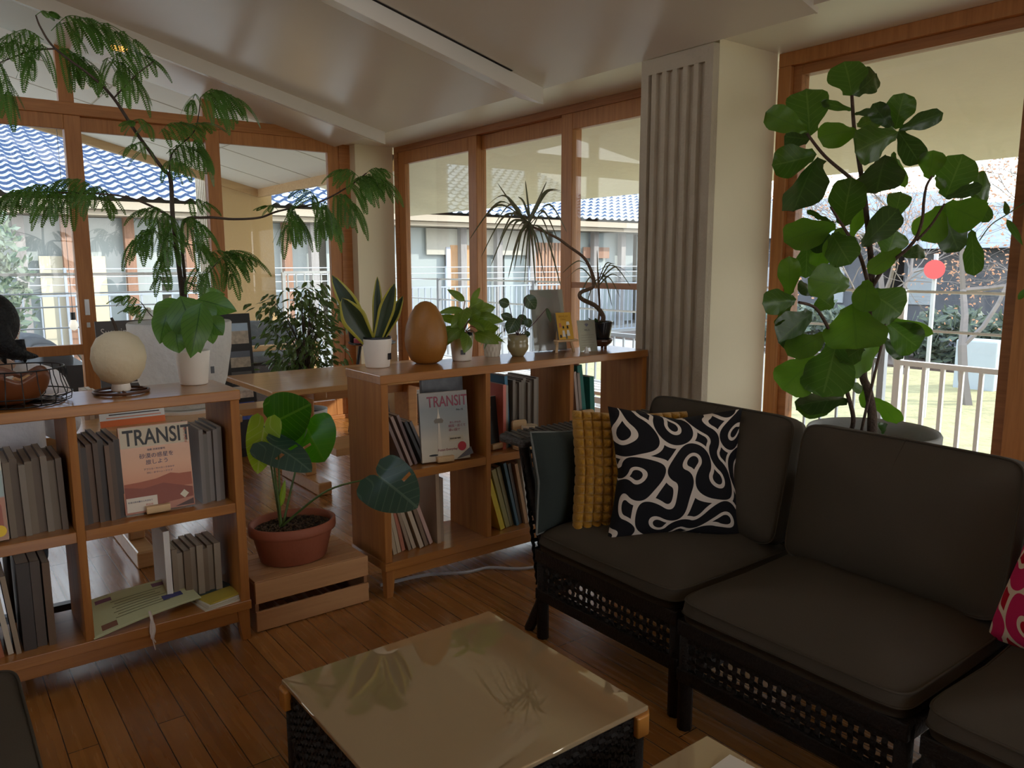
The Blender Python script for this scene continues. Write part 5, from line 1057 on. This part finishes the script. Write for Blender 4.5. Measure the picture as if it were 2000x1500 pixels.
for x, z, w_, h, mt in ((-.012,.028,.016,.030,WH),(.014,.030,.018,.028,WH),(-.010,.058,.010,.012,INK),(.014,.058,.010,.014,INK),(.018,.076,.020,.016,WH),(-.026,.068,.014,.020,bmat((.55,.18,.08))),(-.030,.016,.012,.014,INK),(.002,.014,.010,.022,bmat((.10,.12,.10)))):
    flat('figure', [(x-w_/2,z-h/2),(x+w_/2,z-h/2),(x+w_*.35,z+h/2),(x-w_*.35,z+h/2)], mt, e)
e = empty('wifi_card', (2.535,2.715,ST), 'cream card with a signal symbol and Wi-Fi text beside the black plant pot', 'sign', rot=(R(-11),0,R(-5)))
m = MB(); m.box((-.052,0,0),(.052,.0025,.150)); m.build('card', mat('card_cream', (.62,.56,.42), .5), e, world=False); m = MB(); m.box((-.054,-.0015,0),(.054,-.0005,.153)); m.build('cover_sheet', CLEAR, e, world=False)
for k, r_ in enumerate((.006,.011,.016)):
    m = MB(); pts = [(r_*cos(R(45+90*j/8)), r_*sin(R(45+90*j/8))) for j in range(9)]; po = [((r_-.003)*cos(R(135-90*j/8)), (r_-.003)*sin(R(135-90*j/8))) for j in range(9)]
    m.prism([(x,-.0019,.118+z) for x, z in pts+po], (0,.0003,0)); m.build('signal_symbol', bmat((.10,.10,.22)), e, world=False)
text('title', 'Wi-Fi', .014, tx(0,.098,-.0019), bmat((.16,.15,.14)), e, 'CENTER')
for k in range(6): flat('printed_line', rct(-.038,.078-.012*k,.038-.008*(k%3),.080-.012*k), bmat((.34,.30,.24)), e, -.0019)
m = MB(); p_ = at(1118, 700, Z=ST); m.lathe([(0,.0),(.014,.0),(.003,.030),(0,.031)], (2.475,2.668,ST), 20); o = m.build('cone_ornament', mat('clear_white', (.80,.80,.78), .15), loc=(2.475,2.668,ST), smooth=True); tag(o, 'tiny white glass cone in front of the little easel', 'ornament')
# dragon tree
e = empty('dragon_tree', (2.672,2.785,ST), 'dragon tree with a crooked stem in a black pot on a brown footed saucer', 'potted plant'); c0 = V((2.672,2.785,ST))
m = MB(); m.lathe([(0,.014),(.040,.014),(.058,.030),(.064,.046),(.060,.048),(.05,.03),(0,.024)], c0, 32); 
for k in range(3): m.tube([c0+V((.04*cos(k*2.1+.5),.04*sin(k*2.1+.5),0)), c0+V((.04*cos(k*2.1+.5),.04*sin(k*2.1+.5),.02))], .008, 6)
m.build('saucer', mat('brown_glaze', (.09,.035,.02), .25, coat=.5), e, True)
pot(c0+V((0,0,.026)), .044, .062, .108, 'pot', mat('black_gloss_pot', (.008,.009,.012), .18, coat=.6), e)
def Q(x, y, dd=0): return at(x, y, d=3.85+dd)
m = MB(); sp_ = spline([c0+V((.01,0,.12)), Q(1178,618), Q(1164,598,-.03), Q(1140,586,-.08), Q(1132,578,-.1), Q(1136,570,-.1), Q(1156,562,-.08), Q(1159,550,-.08), Q(1154,528,-.1), Q(1140,503,-.14), Q(1112,482,-.2), Q(1090,466,-.24), Q(1062,452,-.28), Q(1034,441,-.32)], 6); m.tube(sp_, taper(len(sp_), .0125, .005), 7)
m.tube(spline([c0+V((-.012,0,.12)), Q(1171,600), Q(1169,560), Q(1168,532)], 5), taper(16,.007,.0055), 6); m.build('stem', mat('ringed_stem', (.17,.11,.07), .8, bump=.6, bscale=140), e, True)
LM = leafmat('dragon_leaf', (.05,.075,.035), (.11,.14,.07), .25, .4, (.22,.20,.10), 1, edge=(.16,.08,.06)); m = MB()
def blade(A, B, w_, sag):
    A, B = V(A), V(B); mid = A.lerp(B,.5) + V((0,0,sag)); sp2 = spline([A,mid,B], 7); n_ = len(sp2); vs = []; uv = []
    sdv = (B-A).cross(CAM-A); sdv = (sdv.normalized() + V((rnd.gauss(0,.3),rnd.gauss(0,.3),rnd.gauss(0,.3)))).normalized()
    for i, p_ in enumerate(sp2):
        t_ = i/(n_-1); hw = w_/2*min(1,.5+2*t_)*max(0,1-t_)**.5; vs += [p_-sdv*hw, p_+sdv*hw]; uv += [(0,t_),(1,t_)]
    m.add(vs, [(2*i,2*i+1,2*i+3,2*i+2) for i in range(n_-1)], uv)
cr_ = Q(1034,440,-.32)
for tx_, ty, sg in ((972,358,.0),(1026,352,0),(1068,354,0),(1096,372,.05),(1102,378,.06),(1012,384,.02),(944,408,.08),(925,455,.1),(915,470,.1),(958,520,.08),(982,510,.07),(938,505,.09),(992,545,.05),(1004,528,.05),(1000,500,.04),(1016,520,.04),(1024,556,.03),(1034,530,.03),(1046,560,.03),(1042,500,.03),(1052,520,.04),(1068,500,.06),(1082,490,.07),(1090,470,.08),(1096,562,.08),(1108,455,.09),(1064,548,.05),(975,470,.08),(965,440,.08),(1010,450,.02),(1078,430,.05)): blade(cr_+V((rnd.gauss(0,.006),rnd.gauss(0,.006),rnd.gauss(0,.012))), Q(tx_,ty,-.32+rnd.uniform(-.13,.16)), .0135, sg*1.2)
c2 = Q(1168,535)
for tx_, ty, sg in ((1098,534,.06),(1105,545,.07),(1132,578,.05),(1140,565,.05),(1200,518,.05),(1214,524,.06),(1238,545,.07),(1232,560,.06),(1212,582,.05),(1166,488,0),(1150,518,.02),(1222,552,.05),(1196,600,.05),(1190,572,.04),(1145,600,.04)): blade(c2+V((rnd.gauss(0,.004),rnd.gauss(0,.004),rnd.uniform(-.07,.02))), Q(tx_,ty,rnd.uniform(-.1,.1)), .009, sg)
m.build('foliage', LM, e, True)
m = MB()
for k in range(7):
    a = rnd.uniform(2.4,4.2); p_ = c0+V((.05*cos(a),.05*sin(a),.13)); leaf(m, p_, p_+V((.025*cos(a),.025*sin(a),rnd.uniform(-.005,.025))), .02, V((0,0,1)), prof_ovate, .1, .1, 5, 2)
m.build('undergrowth', leafmat('dark_round_leaf', (.02,.05,.02), (.05,.09,.04), .2, .4), e, True)

# ------------------------------------------------------------------ monstera on the crate
e = empty('monstera', (1.07,2.785,.188), 'young monstera with big heart shaped leaves in a terracotta bowl on the crate', 'potted plant'); c0 = V((1.07,2.785,.188))
m = MB(); m.lathe([(0,0),(.118,0),(.126,.006),(.150,.105),(.152,.110),(.164,.112),(.166,.120),(.165,.146),(.158,.150),(.150,.146),(.146,.110)], c0, 48, sx=1.0, sy=.84); m.build('bowl', TERRA, e, True)
m = MB(); m.grid(lambda u, v: c0+V((.147*u*cos(v*2*pi), .147*.84*u*sin(v*2*pi), .122+.006*noise.noise(V((u*9*cos(v*2*pi),u*9*sin(v*2*pi),1))))), 16, 60); m.build('soil', SOIL, e)
m = MB()
for k in range(420):
    a, r_ = rnd.uniform(0,2*pi), .142*rnd.random()**.5; p_ = c0+V((r_*cos(a),r_*.84*sin(a),.125)); m.obox(p_, (.006,.005,.004), M.Rotation(rnd.random()*3,3,'Z') @ M.Rotation(rnd.random()*3,3,'X'))
tag(m.build('bark_chips', mat('bark_chip', (.13,.085,.055), .9, var=.6, vscale=90), e), kind='stuff')
def Mq(x, y, dd=0): return at(x, y, d=2.97+dd)
G1 = leafmat('monstera_deep', (.02,.085,.006), (.035,.13,.012), .42, .30, (.10,.22,.03), 7, veinw=.6); G2 = leafmat('monstera_lime', (.20,.33,.03), (.32,.44,.06), .5, .35, (.45,.5,.2), 6); G4 = leafmat('monstera_bright', (.035,.17,.008), (.07,.24,.015), .5, .30, (.10,.25,.03), 7, veinw=.6); G3 = leafmat('monstera_dark', (.018,.045,.03), (.03,.07,.045), .10, .22, (.10,.16,.11), 6, veinw=.5)
st = MB(); top = Mq(549,1022)
for (bx,by),(tx_,ty),wd,dd,nr,mt,sl in (
    ((541,822),(608,789),92,.02,V((-.35,-.85,.25)),G1,()), ((600,838),(634,902),94,.05,V((-.55,-.75,.25)),G4,((1,.35,.42,1,4),)), ((516,832),(503,926),58,-.05,V((-.55,-.8,.1)),G2,((-1,.38,.46,1,5),)),
    ((530,868),(609,922),80,-.10,V((-.1,-.35,.9)),G3,((-1,.28,.36,2,6),(1,.30,.37,1,4))), ((742,932),(816,992),92,-.28,V((-.35,-.75,.45)),G3,((-1,.36,.45,3,6),))):
    A, B = Mq(bx,by,dd), Mq(tx_,ty,dd-.03); m = MB(); heart(m, A, B, wd*2.95/FPX*1.12, nr, .05, .10, sl); m.build('leaf', mt, e, True)
    mid = Mq(640,958,-.1) if bx > 700 else top.lerp(A,.5)+V((.0,.0,.0)); st.tube(spline([top+V((rnd.gauss(0,.004),0,-.015)), mid, A], 8), taper(17,.0048,.003), 6)
st.build('stem', STEM, e, True)
m = MB(); leaf(m, Mq(548,990), Mq(557,935), .022, V((-.5,-.8,0)), prof_ovate, .05, .3, 8, 4); m.build('new_shoot', G2, e, True)

# ------------------------------------------------------------------ fiddle leaf fig behind the sofa
FX, FY = 2.84, 1.47; e = empty('fiddle_leaf_fig', (FX,FY,0), 'tall fiddle leaf fig in a grey pot behind the sofa by the right window', 'potted tree')
q = at(1800, 856, X=2.72); m = MB(); m.lathe([(0,0),(.16,0),(.18,.02),(.225,.30),(.236,.670),(.230,.680),(.218,.670),(.21,.35)], (FX,FY,0), 40); m.build('pot', mat('grey_stone_pot', (.33,.34,.33), .7, bump=.1, bscale=50), e, True)
m = MB(); m.lathe([(0,.62),(.212,.615)], (FX,FY,0), 30); m.build('soil', SOIL, e)
DF = _f.dot(V((FX,FY,1.2))-CAM)
def A6(x, y, dd=0): return at(x/3.704+1460, y/3.704+80, d=DF+dd)
def A7(x, y, dd=0): return at(x/3.704+1460, y/3.704+450, d=DF+dd)
m = MB()
def fl_(pts, r0, r1): sp_ = spline(pts, 6); m.tube(sp_, taper(len(sp_), r0, r1), 7)
fl_([V((FX,FY,.61)), A7(900,1400), A7(897,1300), A7(870,1150), A7(835,1040,.03), A7(870,800,.05), A7(895,440,.05), A7(895,250,.03), A7(882,100,.02), A6(845,1120), A6(805,860,-.02), A6(772,640,-.03), A6(755,395,-.04)], .019, .006)
fl_([A6(842,1100), A6(740,990,-.04), A6(560,835,-.1), A6(430,670,-.14)], .008, .005)
fl_([A7(885,440,.05), A7(975,290,.0), A7(1060,215,-.05), A7(1160,130,-.08), A7(1225,45,-.1), A6(1265,1290,-.12), A6(1275,1170,-.13), A6(1295,1050,-.13), A6(1335,980,-.12)], .008, .004); fl_([A6(1228,1440,-.1), A6(1330,1330,-.06), A6(1425,1180,-.04)], .005, .004)
fl_([A7(885,440,.05), A7(820,200,-.04), A7(740,50,-.08), A6(690,1340,-.1), A6(600,1200,-.12)], .008, .004)
fl_([V((FX-.03,FY+.09,.61)), A7(765,1380,-.05), A7(715,1150,-.06), A7(640,850,-.08), A7(580,700,-.1), A7(490,560,-.12), A7(370,520,-.14)], .009, .005)
fl_([V((FX-.06,FY+.02,.61)), A7(850,1330,-.1), A7(985,760,-.1), A7(990,680,-.1)], .006, .004)
m.build('trunk', mat('fig_bark', (.085,.055,.04), .85, bump=.6, bscale=70), e, True)
FL = [leafmat('fiddle_leaf_shaded', (.018,.050,.010), (.04,.085,.018), .22, .30, (.10,.17,.05), 6.3, back=(.10,.15,.07), veinw=.35), leafmat('fiddle_leaf_mid', (.030,.075,.012), (.065,.13,.022), .40, .30, (.13,.21,.06), 7, back=(.13,.19,.08), veinw=.35), leafmat('fiddle_leaf_lit', (.05,.12,.014), (.10,.19,.03), .50, .32, (.05,.11,.02), 6.6, back=(.16,.23,.10), veinw=.4)]; LM = FL[1]
L6 = ((755,395,700,150,230,0),(770,390,930,235,165,.06),(450,690,425,345,255,.05),(430,650,135,520,150,-.12),(450,715,265,690,150,.02),(500,820,175,900,200,-.02),(510,840,330,1235,320,-.06),(760,500,530,440,60,.0),(770,530,945,510,50,-.1),(790,620,955,555,110,.1),(800,655,510,700,165,-.1),(1050,640,905,455,115,-.05),(1070,640,1135,375,175,.0),(1095,645,1415,520,110,.06),(1090,655,780,800,215,-.12),(1090,650,1250,890,150,-.02),(1060,800,1035,990,70,-.02),(1080,850,1140,1060,60,.0),(1000,825,930,1105,265,-.08),(690,1345,755,985,205,-.08),(740,1440,845,1175,90,.03),(825,1490,1095,1215,165,-.08),(1055,1300,1110,1090,140,.06),(1310,1000,1345,790,150,0),(1430,1135,1560,820,230,.04),(1360,980,1430,1070,60,0),(1430,1140,1700,1045,75,-.06),(1610,1110,1760,1040,210,.08),(1430,1180,1695,1300,220,-.06),(1640,1110,1745,1310,85,.0),(1420,1190,1265,1450,200,-.04),(1425,1230,1530,1525,210,.02),(1620,1360,1640,1700,110,-.05),(640,1320,265,1450,205,-.02),(640,1310,450,1225,100,-.1),(680,1350,640,1610,190,-.12),(600,1400,430,1480,150,-.04))
L7 = ((430,60,420,345,130,.06),(575,80,500,265,130,.05),(610,20,745,245,190,-.14),(1110,130,875,305,110,-.06),(1120,190,1285,145,95,.0),(1005,195,1075,0,190,.06),(300,475,300,185,130,-.1),(355,500,105,530,150,-.14),(740,400,440,345,205,-.1),(475,470,365,385,110,.0),(620,560,515,480,140,.06),(870,360,840,590,150,-.16),(880,450,1110,610,270,-.08),(760,530,790,865,340,-.14),(470,590,220,810,225,-.14),(320,535,205,690,55,-.1),(575,750,295,900,165,-.08),(1015,670,1240,850,200,-.05),(1050,640,1345,750,70,-.1),(970,760,1125,930,80,.0),(840,840,665,950,130,-.12),(970,800,700,1010,230,-.02),(650,790,540,1205,300,-.14),(510,915,250,1150,250,-.06),(730,1225,360,1270,190,-.08),(700,1190,350,1300,170,-.02),(840,1120,860,1290,70,0),(740,1100,830,1165,60,-.05),(920,1205,1080,1400,150,.0),(940,1395,1000,1450,70,.0))
k = 0
for AA, LL in ((A6,L6),(A7,L7)):
    for bx,by,tx_,ty,wd,dd in LL:
        k += 1; tl = rnd.uniform(-.07,.07); A, B = AA(bx,by,dd*.6), AA(tx_,ty,dd*1.3+tl); m = MB()
        narrow = wd/max(1,math.hypot(bx-tx_,by-ty)) < .45
        leaf(m, A, B, wd/3.704*DF/FPX*1.2, tocam(B,.36 if not narrow else .15), prof_fiddle, rnd.uniform(-.03,.10), rnd.uniform(.0,.12), 12, 6, .045, k); m.build('leaf', FL[(0,1,0,1,2,0,1)[k%7] if k < 20 else (1,2,0,1,2)[k%5]], e, True)  # darker copies favour the upper leaves, putting their backlit shade into colour
m = MB(); m.tube(spline([at(1913,470,d=DF-.1), at(1935,440,d=DF-.12), at(1965,420,d=DF-.14), at(2003,395,d=DF-.18)], 5), .002, 5); m.build('twig', STEM, e, True)
for a, b, wd in (((1968,420),(1962,392),11),((1966,428),(1998,480),13),((1988,585),(2010,560),12)):
    A, B = at(*a, d=DF-.14), at(*b, d=DF-.18); m = MB(); leaf(m, A, B, wd*DF/FPX, tocam(B,.2), prof_ovate, .08, .1, 8, 4); m.build('twig_leaf', LM, e, True)
# ------------------------------------------------------------------ far side of the room: ficus, side table, boards, sign
e = empty('weeping_fig', (2.20,5.35,0), 'bushy small leaved weeping fig before the glazed doors, left of the corner pillar', 'potted tree'); c0 = V((2.20,5.35,0))
pot(c0, .12, .15, .26, 'pot', mat('fig_pot_grey', (.45,.44,.42), .7), e)
m = MB(); st = MB()
for k in range(74):
    a = rnd.uniform(0,2*pi); r_ = .24*rnd.random()**.6; z = rnd.uniform(.48,1.12); p_ = c0+V((r_*cos(a)*(1.1-.5*abs(z-.8)), r_*sin(a)*(1.1-.5*abs(z-.8)), z))
    st.tube(spline([c0+V((.01*cos(a),.01*sin(a),.22)), c0+V((.05*cos(a),.05*sin(a),z*.75)), p_], 4), taper(9,.006,.0015), 4)
    for j in range(13):
        q_ = p_+V((rnd.gauss(0,.05),rnd.gauss(0,.05),rnd.gauss(0,.05))); d = V((cos(a)+rnd.gauss(0,.5),sin(a)+rnd.gauss(0,.5),-.9+rnd.gauss(0,.4))).normalized(); leaf(m, q_, q_+d*rnd.uniform(.05,.08), rnd.uniform(.022,.034), V((rnd.gauss(0,.4),rnd.gauss(0,.4),1)), prof_ovate, .12, .15, 4, 2)
m.build('foliage', leafmat('ficus_leaf', (.035,.075,.02), (.09,.14,.04), .3, .3), e); st.build('stem', STEMD, e, True)
e = empty('side_table', (2.78,5.42,0), 'small round black side table with splayed legs in the corner by the pillar', 'table'); c0 = V((2.78,5.42,0))
m = MB(); m.lathe([(0,.690),(.165,.690),(.18,.700),(.18,.710),(.172,.712),(.168,.702),(0,.702)], c0, 36); m.build('tray_top', BLACK, e)
for k in range(3): a = k*2.09+.4; m = MB(); m.tube([c0+V((.09*cos(a),.09*sin(a),.69)), c0+V((.20*cos(a),.20*sin(a),0))], [.014,.010], 8); m.build('leg', BLACK, e)
m = MB(); m.box((2.635,5.36,.703),(2.735,5.44,.742)); o = m.build('box', mat('red_box', (.42,.015,.03), .35), loc=(2.68,5.40,.703), bev=.004); tag(o, 'small red box on the round black side table', 'box')
e = empty('table_plant', (2.68,5.50,.703), 'dark leafy plant in a black pot on the round side table', 'potted plant'); pot((2.68,5.50,.703), .040, .055, .10, 'pot', BLACK, e); m = MB()
for k in range(40): a = rnd.uniform(0,2*pi); p_ = V((2.68,5.50,.80)); d = V((cos(a)*rnd.uniform(.3,1),sin(a)*rnd.uniform(.3,1),rnd.uniform(.2,1.2))).normalized(); b_ = p_+d*rnd.uniform(.04,.10); leaf(m, b_, b_+d*.05+V((0,0,-.015)), .024, V((0,0,1)), prof_ovate, .1, .1, 4, 2)
m.build('foliage', leafmat('dark_small_leaf', (.02,.05,.025), (.05,.09,.04), .2, .4), e)
# chalkboard
p0 = at(193, 627, Y=4.9); p1 = at(300, 615, Y=4.9); CW = .34
e = empty('chalkboard', (p0.x+CW/2,4.9,0), 'grey chalkboard lettered Sustainable tourism standing behind the gourd lamp', 'sign', rot=(R(-8),0,0)); hB = .985
m = MB(); m.box((-CW/2,0,.10),(CW/2,.015,hB)); m.build('board', mat('slate_grey', (.10,.095,.095), .6, var=.2, vscale=8), e, world=False)
for x in (-CW/2+.01, CW/2-.03): m = MB(); m.bar((x+.01,.02,0),(x+.01,.01,.96),.022,.018); m.build('leg', BLACK, e, world=False); m = MB(); m.bar((x+.01,.16,.02),(x+.01,.03,.9),.02,.016); m.build('rear_leg', BLACK, e, world=False)
CH = mat('chalk_white', (.75,.73,.70), .9); text('lettering', 'Sustainable', .060, tx(-CW/2+.025,hB-.085), CH, e, sx=.84); text('lettering', 'Tourism', .060, tx(-CW/2+.07,hB-.145), CH, e, sx=.84)
for k in range(5): flat('chalk_line', rct(-.10,hB-.27-.05*k,.12-.02*(k%2),hB-.264-.05*k), CH, e)
# photo panel
p0 = at(437, 617, Y=5.25); p1 = at(497, 615, Y=5.25); PW = .31
e = empty('photo_board', (p1.x-PW/2,5.25,0), 'tall black display board with small landscape photos beside the weeping fig', 'sign', rot=(R(-6),0,0))
m = MB(); m.box((-PW/2,0,.06),(PW/2,.014,.975)); m.build('board', mat('black_board', (.012,.012,.013), .5), e, world=False); m = MB(); m.bar((-.1,.11,0),(-.1,.02,.8),.02,.02); m.bar((.1,.11,0),(.1,.02,.8),.02,.02); m.build('rear_leg', BLACK, e, world=False); m = MB(); m.box((-PW/2,-.02,.0),(PW/2,.03,.06)); m.build('foot', BLACK, e, world=False)
for k, (z, h, c1, c2, c3) in enumerate(((.77,.14,(.16,.10,.06),(.45,.38,.30),(.40,.52,.66)),(.61,.11,(.05,.05,.05),(.42,.36,.28),(.12,.14,.18)),(.50,.08,(.03,.03,.03),(.30,.26,.20),(.10,.10,.10)),(.40,.08,(.20,.13,.09),(.55,.46,.38),(.62,.58,.52)),(.25,.12,(.35,.30,.22),(.06,.10,.35),(.05,.08,.30)))):
    m = MB(); m.box((.0,-.0015,z),(.135,-.0002,z+h)); m.build('photo', mat('photo_%d'%k, c2, .4, var=.8, vscale=30), e, world=False)
    flat('photo_sky', rct(.0,z+h*.62,.135,z+h), bmat(c3), e, -.0022)
for k in range(4): flat('caption_line', rct(-.13,.88-.012*k,-.03,.884-.012*k), CH, e)
# orange notice on the table, books at its foot
p0 = at(208, 838, Z=TZ+.001); p1 = at(316, 832, Z=TZ+.001); ny = 3.50
e = empty('notice', (at(262,836,Y=ny).x,ny,TZ), 'white and orange printed notice standing on the table behind the orange desert magazine', 'sign', rot=(R(-14),0,0))
m = MB(); m.box((-.125,0,0),(.125,.003,.115)); m.build('sheet', PAPER, e, world=False); flat('orange_band', rct(-.125,0,.125,.026), mat('band_orange', (.75,.16,.03), .5), e); flat('orange_rule', rct(-.10,.034,.11,.037), bpy.data.materials['band_orange'], e)
for k in range(6): flat('printed_line', rct(-.09,.046+.010*k,.105-.02*(k%3),.050+.010*k), INK, e)
m = MB(); m.box((-.10,.003,0),(.10,.07,.003)); m.build('stand', CLEAR, e, world=False)
row(at(166,850,Y=3.75).x, 3.72, TZ, [(.02,.13,.10,0,.022,(.40,.26,.18),'small rust book'),(.018,.13,.10,0,.020,(.55,.42,.30),'small tan book'),(.016,.12,.10,0,.018,(.30,.20,.14),'small brown book')], 'on the table behind the left bookshelf', 'small books on the table')

# ------------------------------------------------------------------ the seated person at the left edge
PXX, PYY, PZ = .185, 3.13, .05
e = empty('stool', (PXX,PYY,0), 'round stool with a black star base under the seated person', 'stool')
m = MB(); m.lathe([(0,.405),(.15,.405),(.165,.415),(.165,.435),(.15,.442),(0,.442)], (PXX,PYY,0), 32); m.build('seat', mat('stool_pad', (.06,.055,.05), .7), e, True)
m = MB(); m.tube([(PXX,PYY,.05),(PXX,PYY,.405)], .025, 12); m.build('column', BLACK, e, True)
for k in range(5): a = k*2*pi/5+.3; m = MB(); m.bar((PXX,PYY,.07),(PXX+.2*cos(a),PYY+.2*sin(a),.045),.035,.025); m.tube([(PXX+.2*cos(a)-.012,PYY+.2*sin(a),.022),(PXX+.2*cos(a)+.012,PYY+.2*sin(a),.022)], .022, 10); m.build('foot', BLACK, e)
def skin(name, verts, edges, radii, mt, parent, root=0, sub=2):
    off = V((0,0,0)) + parent.location
    me = bpy.data.meshes.new(name); me.from_pydata([tuple(V(p_)-off) for p_ in verts], edges, []); o = bpy.data.objects.new(name, me); col.objects.link(o); o.parent = parent
    md = o.modifiers.new('skin', 'SKIN'); md.use_smooth_shade = True; o.modifiers.new('sub', 'SUBSURF').levels = sub; o.modifiers['sub'].render_levels = sub
    for i, r_ in enumerate(radii):
        sv = me.skin_vertices[0].data[i]; sv.radius = r_ if isinstance(r_, tuple) else (r_, r_); sv.use_root = (i == root)
    bpy.context.view_layer.update(); dg = bpy.context.evaluated_depsgraph_get(); m2 = bpy.data.meshes.new_from_object(o.evaluated_get(dg)); o.modifiers.clear(); o.data = m2; m2.materials.clear(); m2.materials.append(mt)
    for p_ in m2.polygons: p_.use_smooth = True
    return o
e = empty('person', (PXX,PYY,0), 'person with long dark hair and white shirt seated, back turned, at the left edge', 'person')
SKIN = mat('skin', (.62,.40,.29), .5)
vs = []; es = []; rs = []
def J(p_, r_, par=None):
    vs.append(V((PXX,PYY,PZ if p_[2] > .2 else 0))+V(p_)); rs.append(r_)
    if par is not None: es.append((par, len(vs)-1))
    return len(vs)-1
pel = J((0,0,.49), (.13,.10)); sp1 = J((0,-.01,.60), (.115,.085), pel); chs = J((0,-.005,.76), (.13,.09), sp1); nb = J((0,.0,.875), (.07,.06), chs); nk = J((0,.012,.93), .046, nb); hb = J((0,.02,.985), (.064,.068), nk); hm = J((0,.02,1.05), (.074,.088), hb); ht = J((0,.015,1.115), (.055,.065), hm); nose = J((0,.118,1.035), .010, hm)
for s_ in (1,-1):
    j = J((s_*.155,0,.845), .058, nb); j = J((s_*.20,.08,.66), .043, j); j = J((s_*.14,.30,.672), .028, j); pm = J((s_*.125,.37,.662), (.034,.014), j)
    for k, (dx, l_) in enumerate(((-.027,.058),(-.009,.068),(.009,.064),(.026,.05))): f1 = J((s_*(.125)+dx,.405,.664), .0085, pm); f2 = J((s_*.125+dx*1.05,.405+l_*.55,.668), .008, f1); J((s_*.125+dx*1.05,.405+l_,.656), .0065, f2)
    t1 = J((s_*.125-s_*.036,.365,.664), .010, pm); J((s_*.125-s_*.052,.395,.660), .008, t1)
    j = J((s_*.085,.03,.475), .085, pel); j = J((s_*.10,.36,.475), .058, j); j = J((s_*.10,.36,.10), .040, j); j = J((s_*.10,.37,.05), .036, j); J((s_*.105,.49,.032), (.036,.024), j)
body = skin('body', vs, es, rs, SKIN, e, pel)
B_ = V((PXX,PYY,PZ))
for s_ in (1,-1):
    m = MB(); m.lathe([(.0,-.007),(.006,-.004),(.0075,0),(.006,.004),(0,.007)], B_+V((s_*.030,.098,1.052)), 10); m.build('eye', mat('eye_dark', (.03,.02,.02), .2) if 'eye_dark' not in bpy.data.materials else bpy.data.materials['eye_dark'], e, True)
    m = MB(); m.grid(lambda u, v: B_+V((s_*(.074+.012*sin(u*pi)), .015+.03*(v-.5)*sin(u*pi+.3), 1.02+.055*u)), 6, 4); m.build('ear', SKIN, e, True, solid=.006)
m = MB(); m.tube([B_+V((x,.100-.9*x*x*6,1.005)) for x in (-.022,-.01,0,.01,.022)], [.002,.0045,.005,.0045,.002], 6); m.build('mouth', mat('lip', (.45,.18,.16), .5), e, True)
WS = mat('white_shirt', (.74,.70,.70), .85, bump=.5, bscale=14)
vs, es, rs = [], [], []
a0 = J((0,-.005,.44), (.165,.135)); a1 = J((0,-.015,.55), (.155,.118), a0); a2 = J((0,-.012,.66), (.148,.108), a1); a3 = J((0,-.006,.78), (.158,.108), a2); a4 = J((0,0,.875), (.085,.075), a3); J((0,.008,.915), .056, a4)
for s_ in (1,-1): j = J((s_*.165,0,.848), .078, a4); j = J((s_*.215,.08,.655), .062, j); J((s_*.155,.27,.675), .048, j)
skin('shirt', vs, es, rs, WS, e, 0)
vs, es, rs = [], [], []
a0 = J((0,.0,.49), (.15,.115))
for s_ in (1,-1): j = J((s_*.088,.03,.482), .096, a0); j = J((s_*.10,.355,.48), .070, j); j = J((s_*.10,.36,.30), .058, j); J((s_*.10,.36,.11), .052, j)
skin('trousers', vs, es, rs, mat('navy_cloth', (.03,.035,.05), .9), e, 0)
HAIR = mat('black_hair', (.005,.0045,.0045), .5, spec=.25, bump=.5, bscale=120)
m = MB()
def hr(u, v):
    a, th = v*2*pi, u*pi*.80; front = sin(a)
    th2 = th*(1 if front < .1 else 1-.52*min(1,(front-.1)/.5)); r_ = V((.096*sin(th2)*cos(a), .112*sin(th2)*sin(a), .104*cos(th2)))
    return B_+V((0,.008,1.062))+r_+V((0,-.01*u,0))
m.grid(hr, 16, 36); m.tube(spline([B_+V((0,-.06,1.06)), B_+V((.02,-.105,1.01)), B_+V((.05,-.115,.975)), B_+V((.09,-.11,.955)), B_+V((.13,-.09,.945))], 6), taper(25,.060,.003), 12)
for k in range(9): m.tube(spline([B_+V((.08*cos(k*.35+3.3),-.09,1.0)), B_+V((.09*cos(k*.35+3.3),-.11,.95)), B_+V((.08*cos(k*.35+3.3)+.01,-.112,.945-.008*(k%3)))], 5), taper(11,.018,.002), 6)
m.build('hair', HAIR, e, True)
m = MB(); m.box((.02,3.52,TZ),(.26,3.70,TZ+.012)); o = m.build('notebook', mat('note_white', (.75,.72,.70), .6), loc=(.14,3.6,TZ)); tag(o, 'white notebook lying on the table in front of the seated person', 'book')
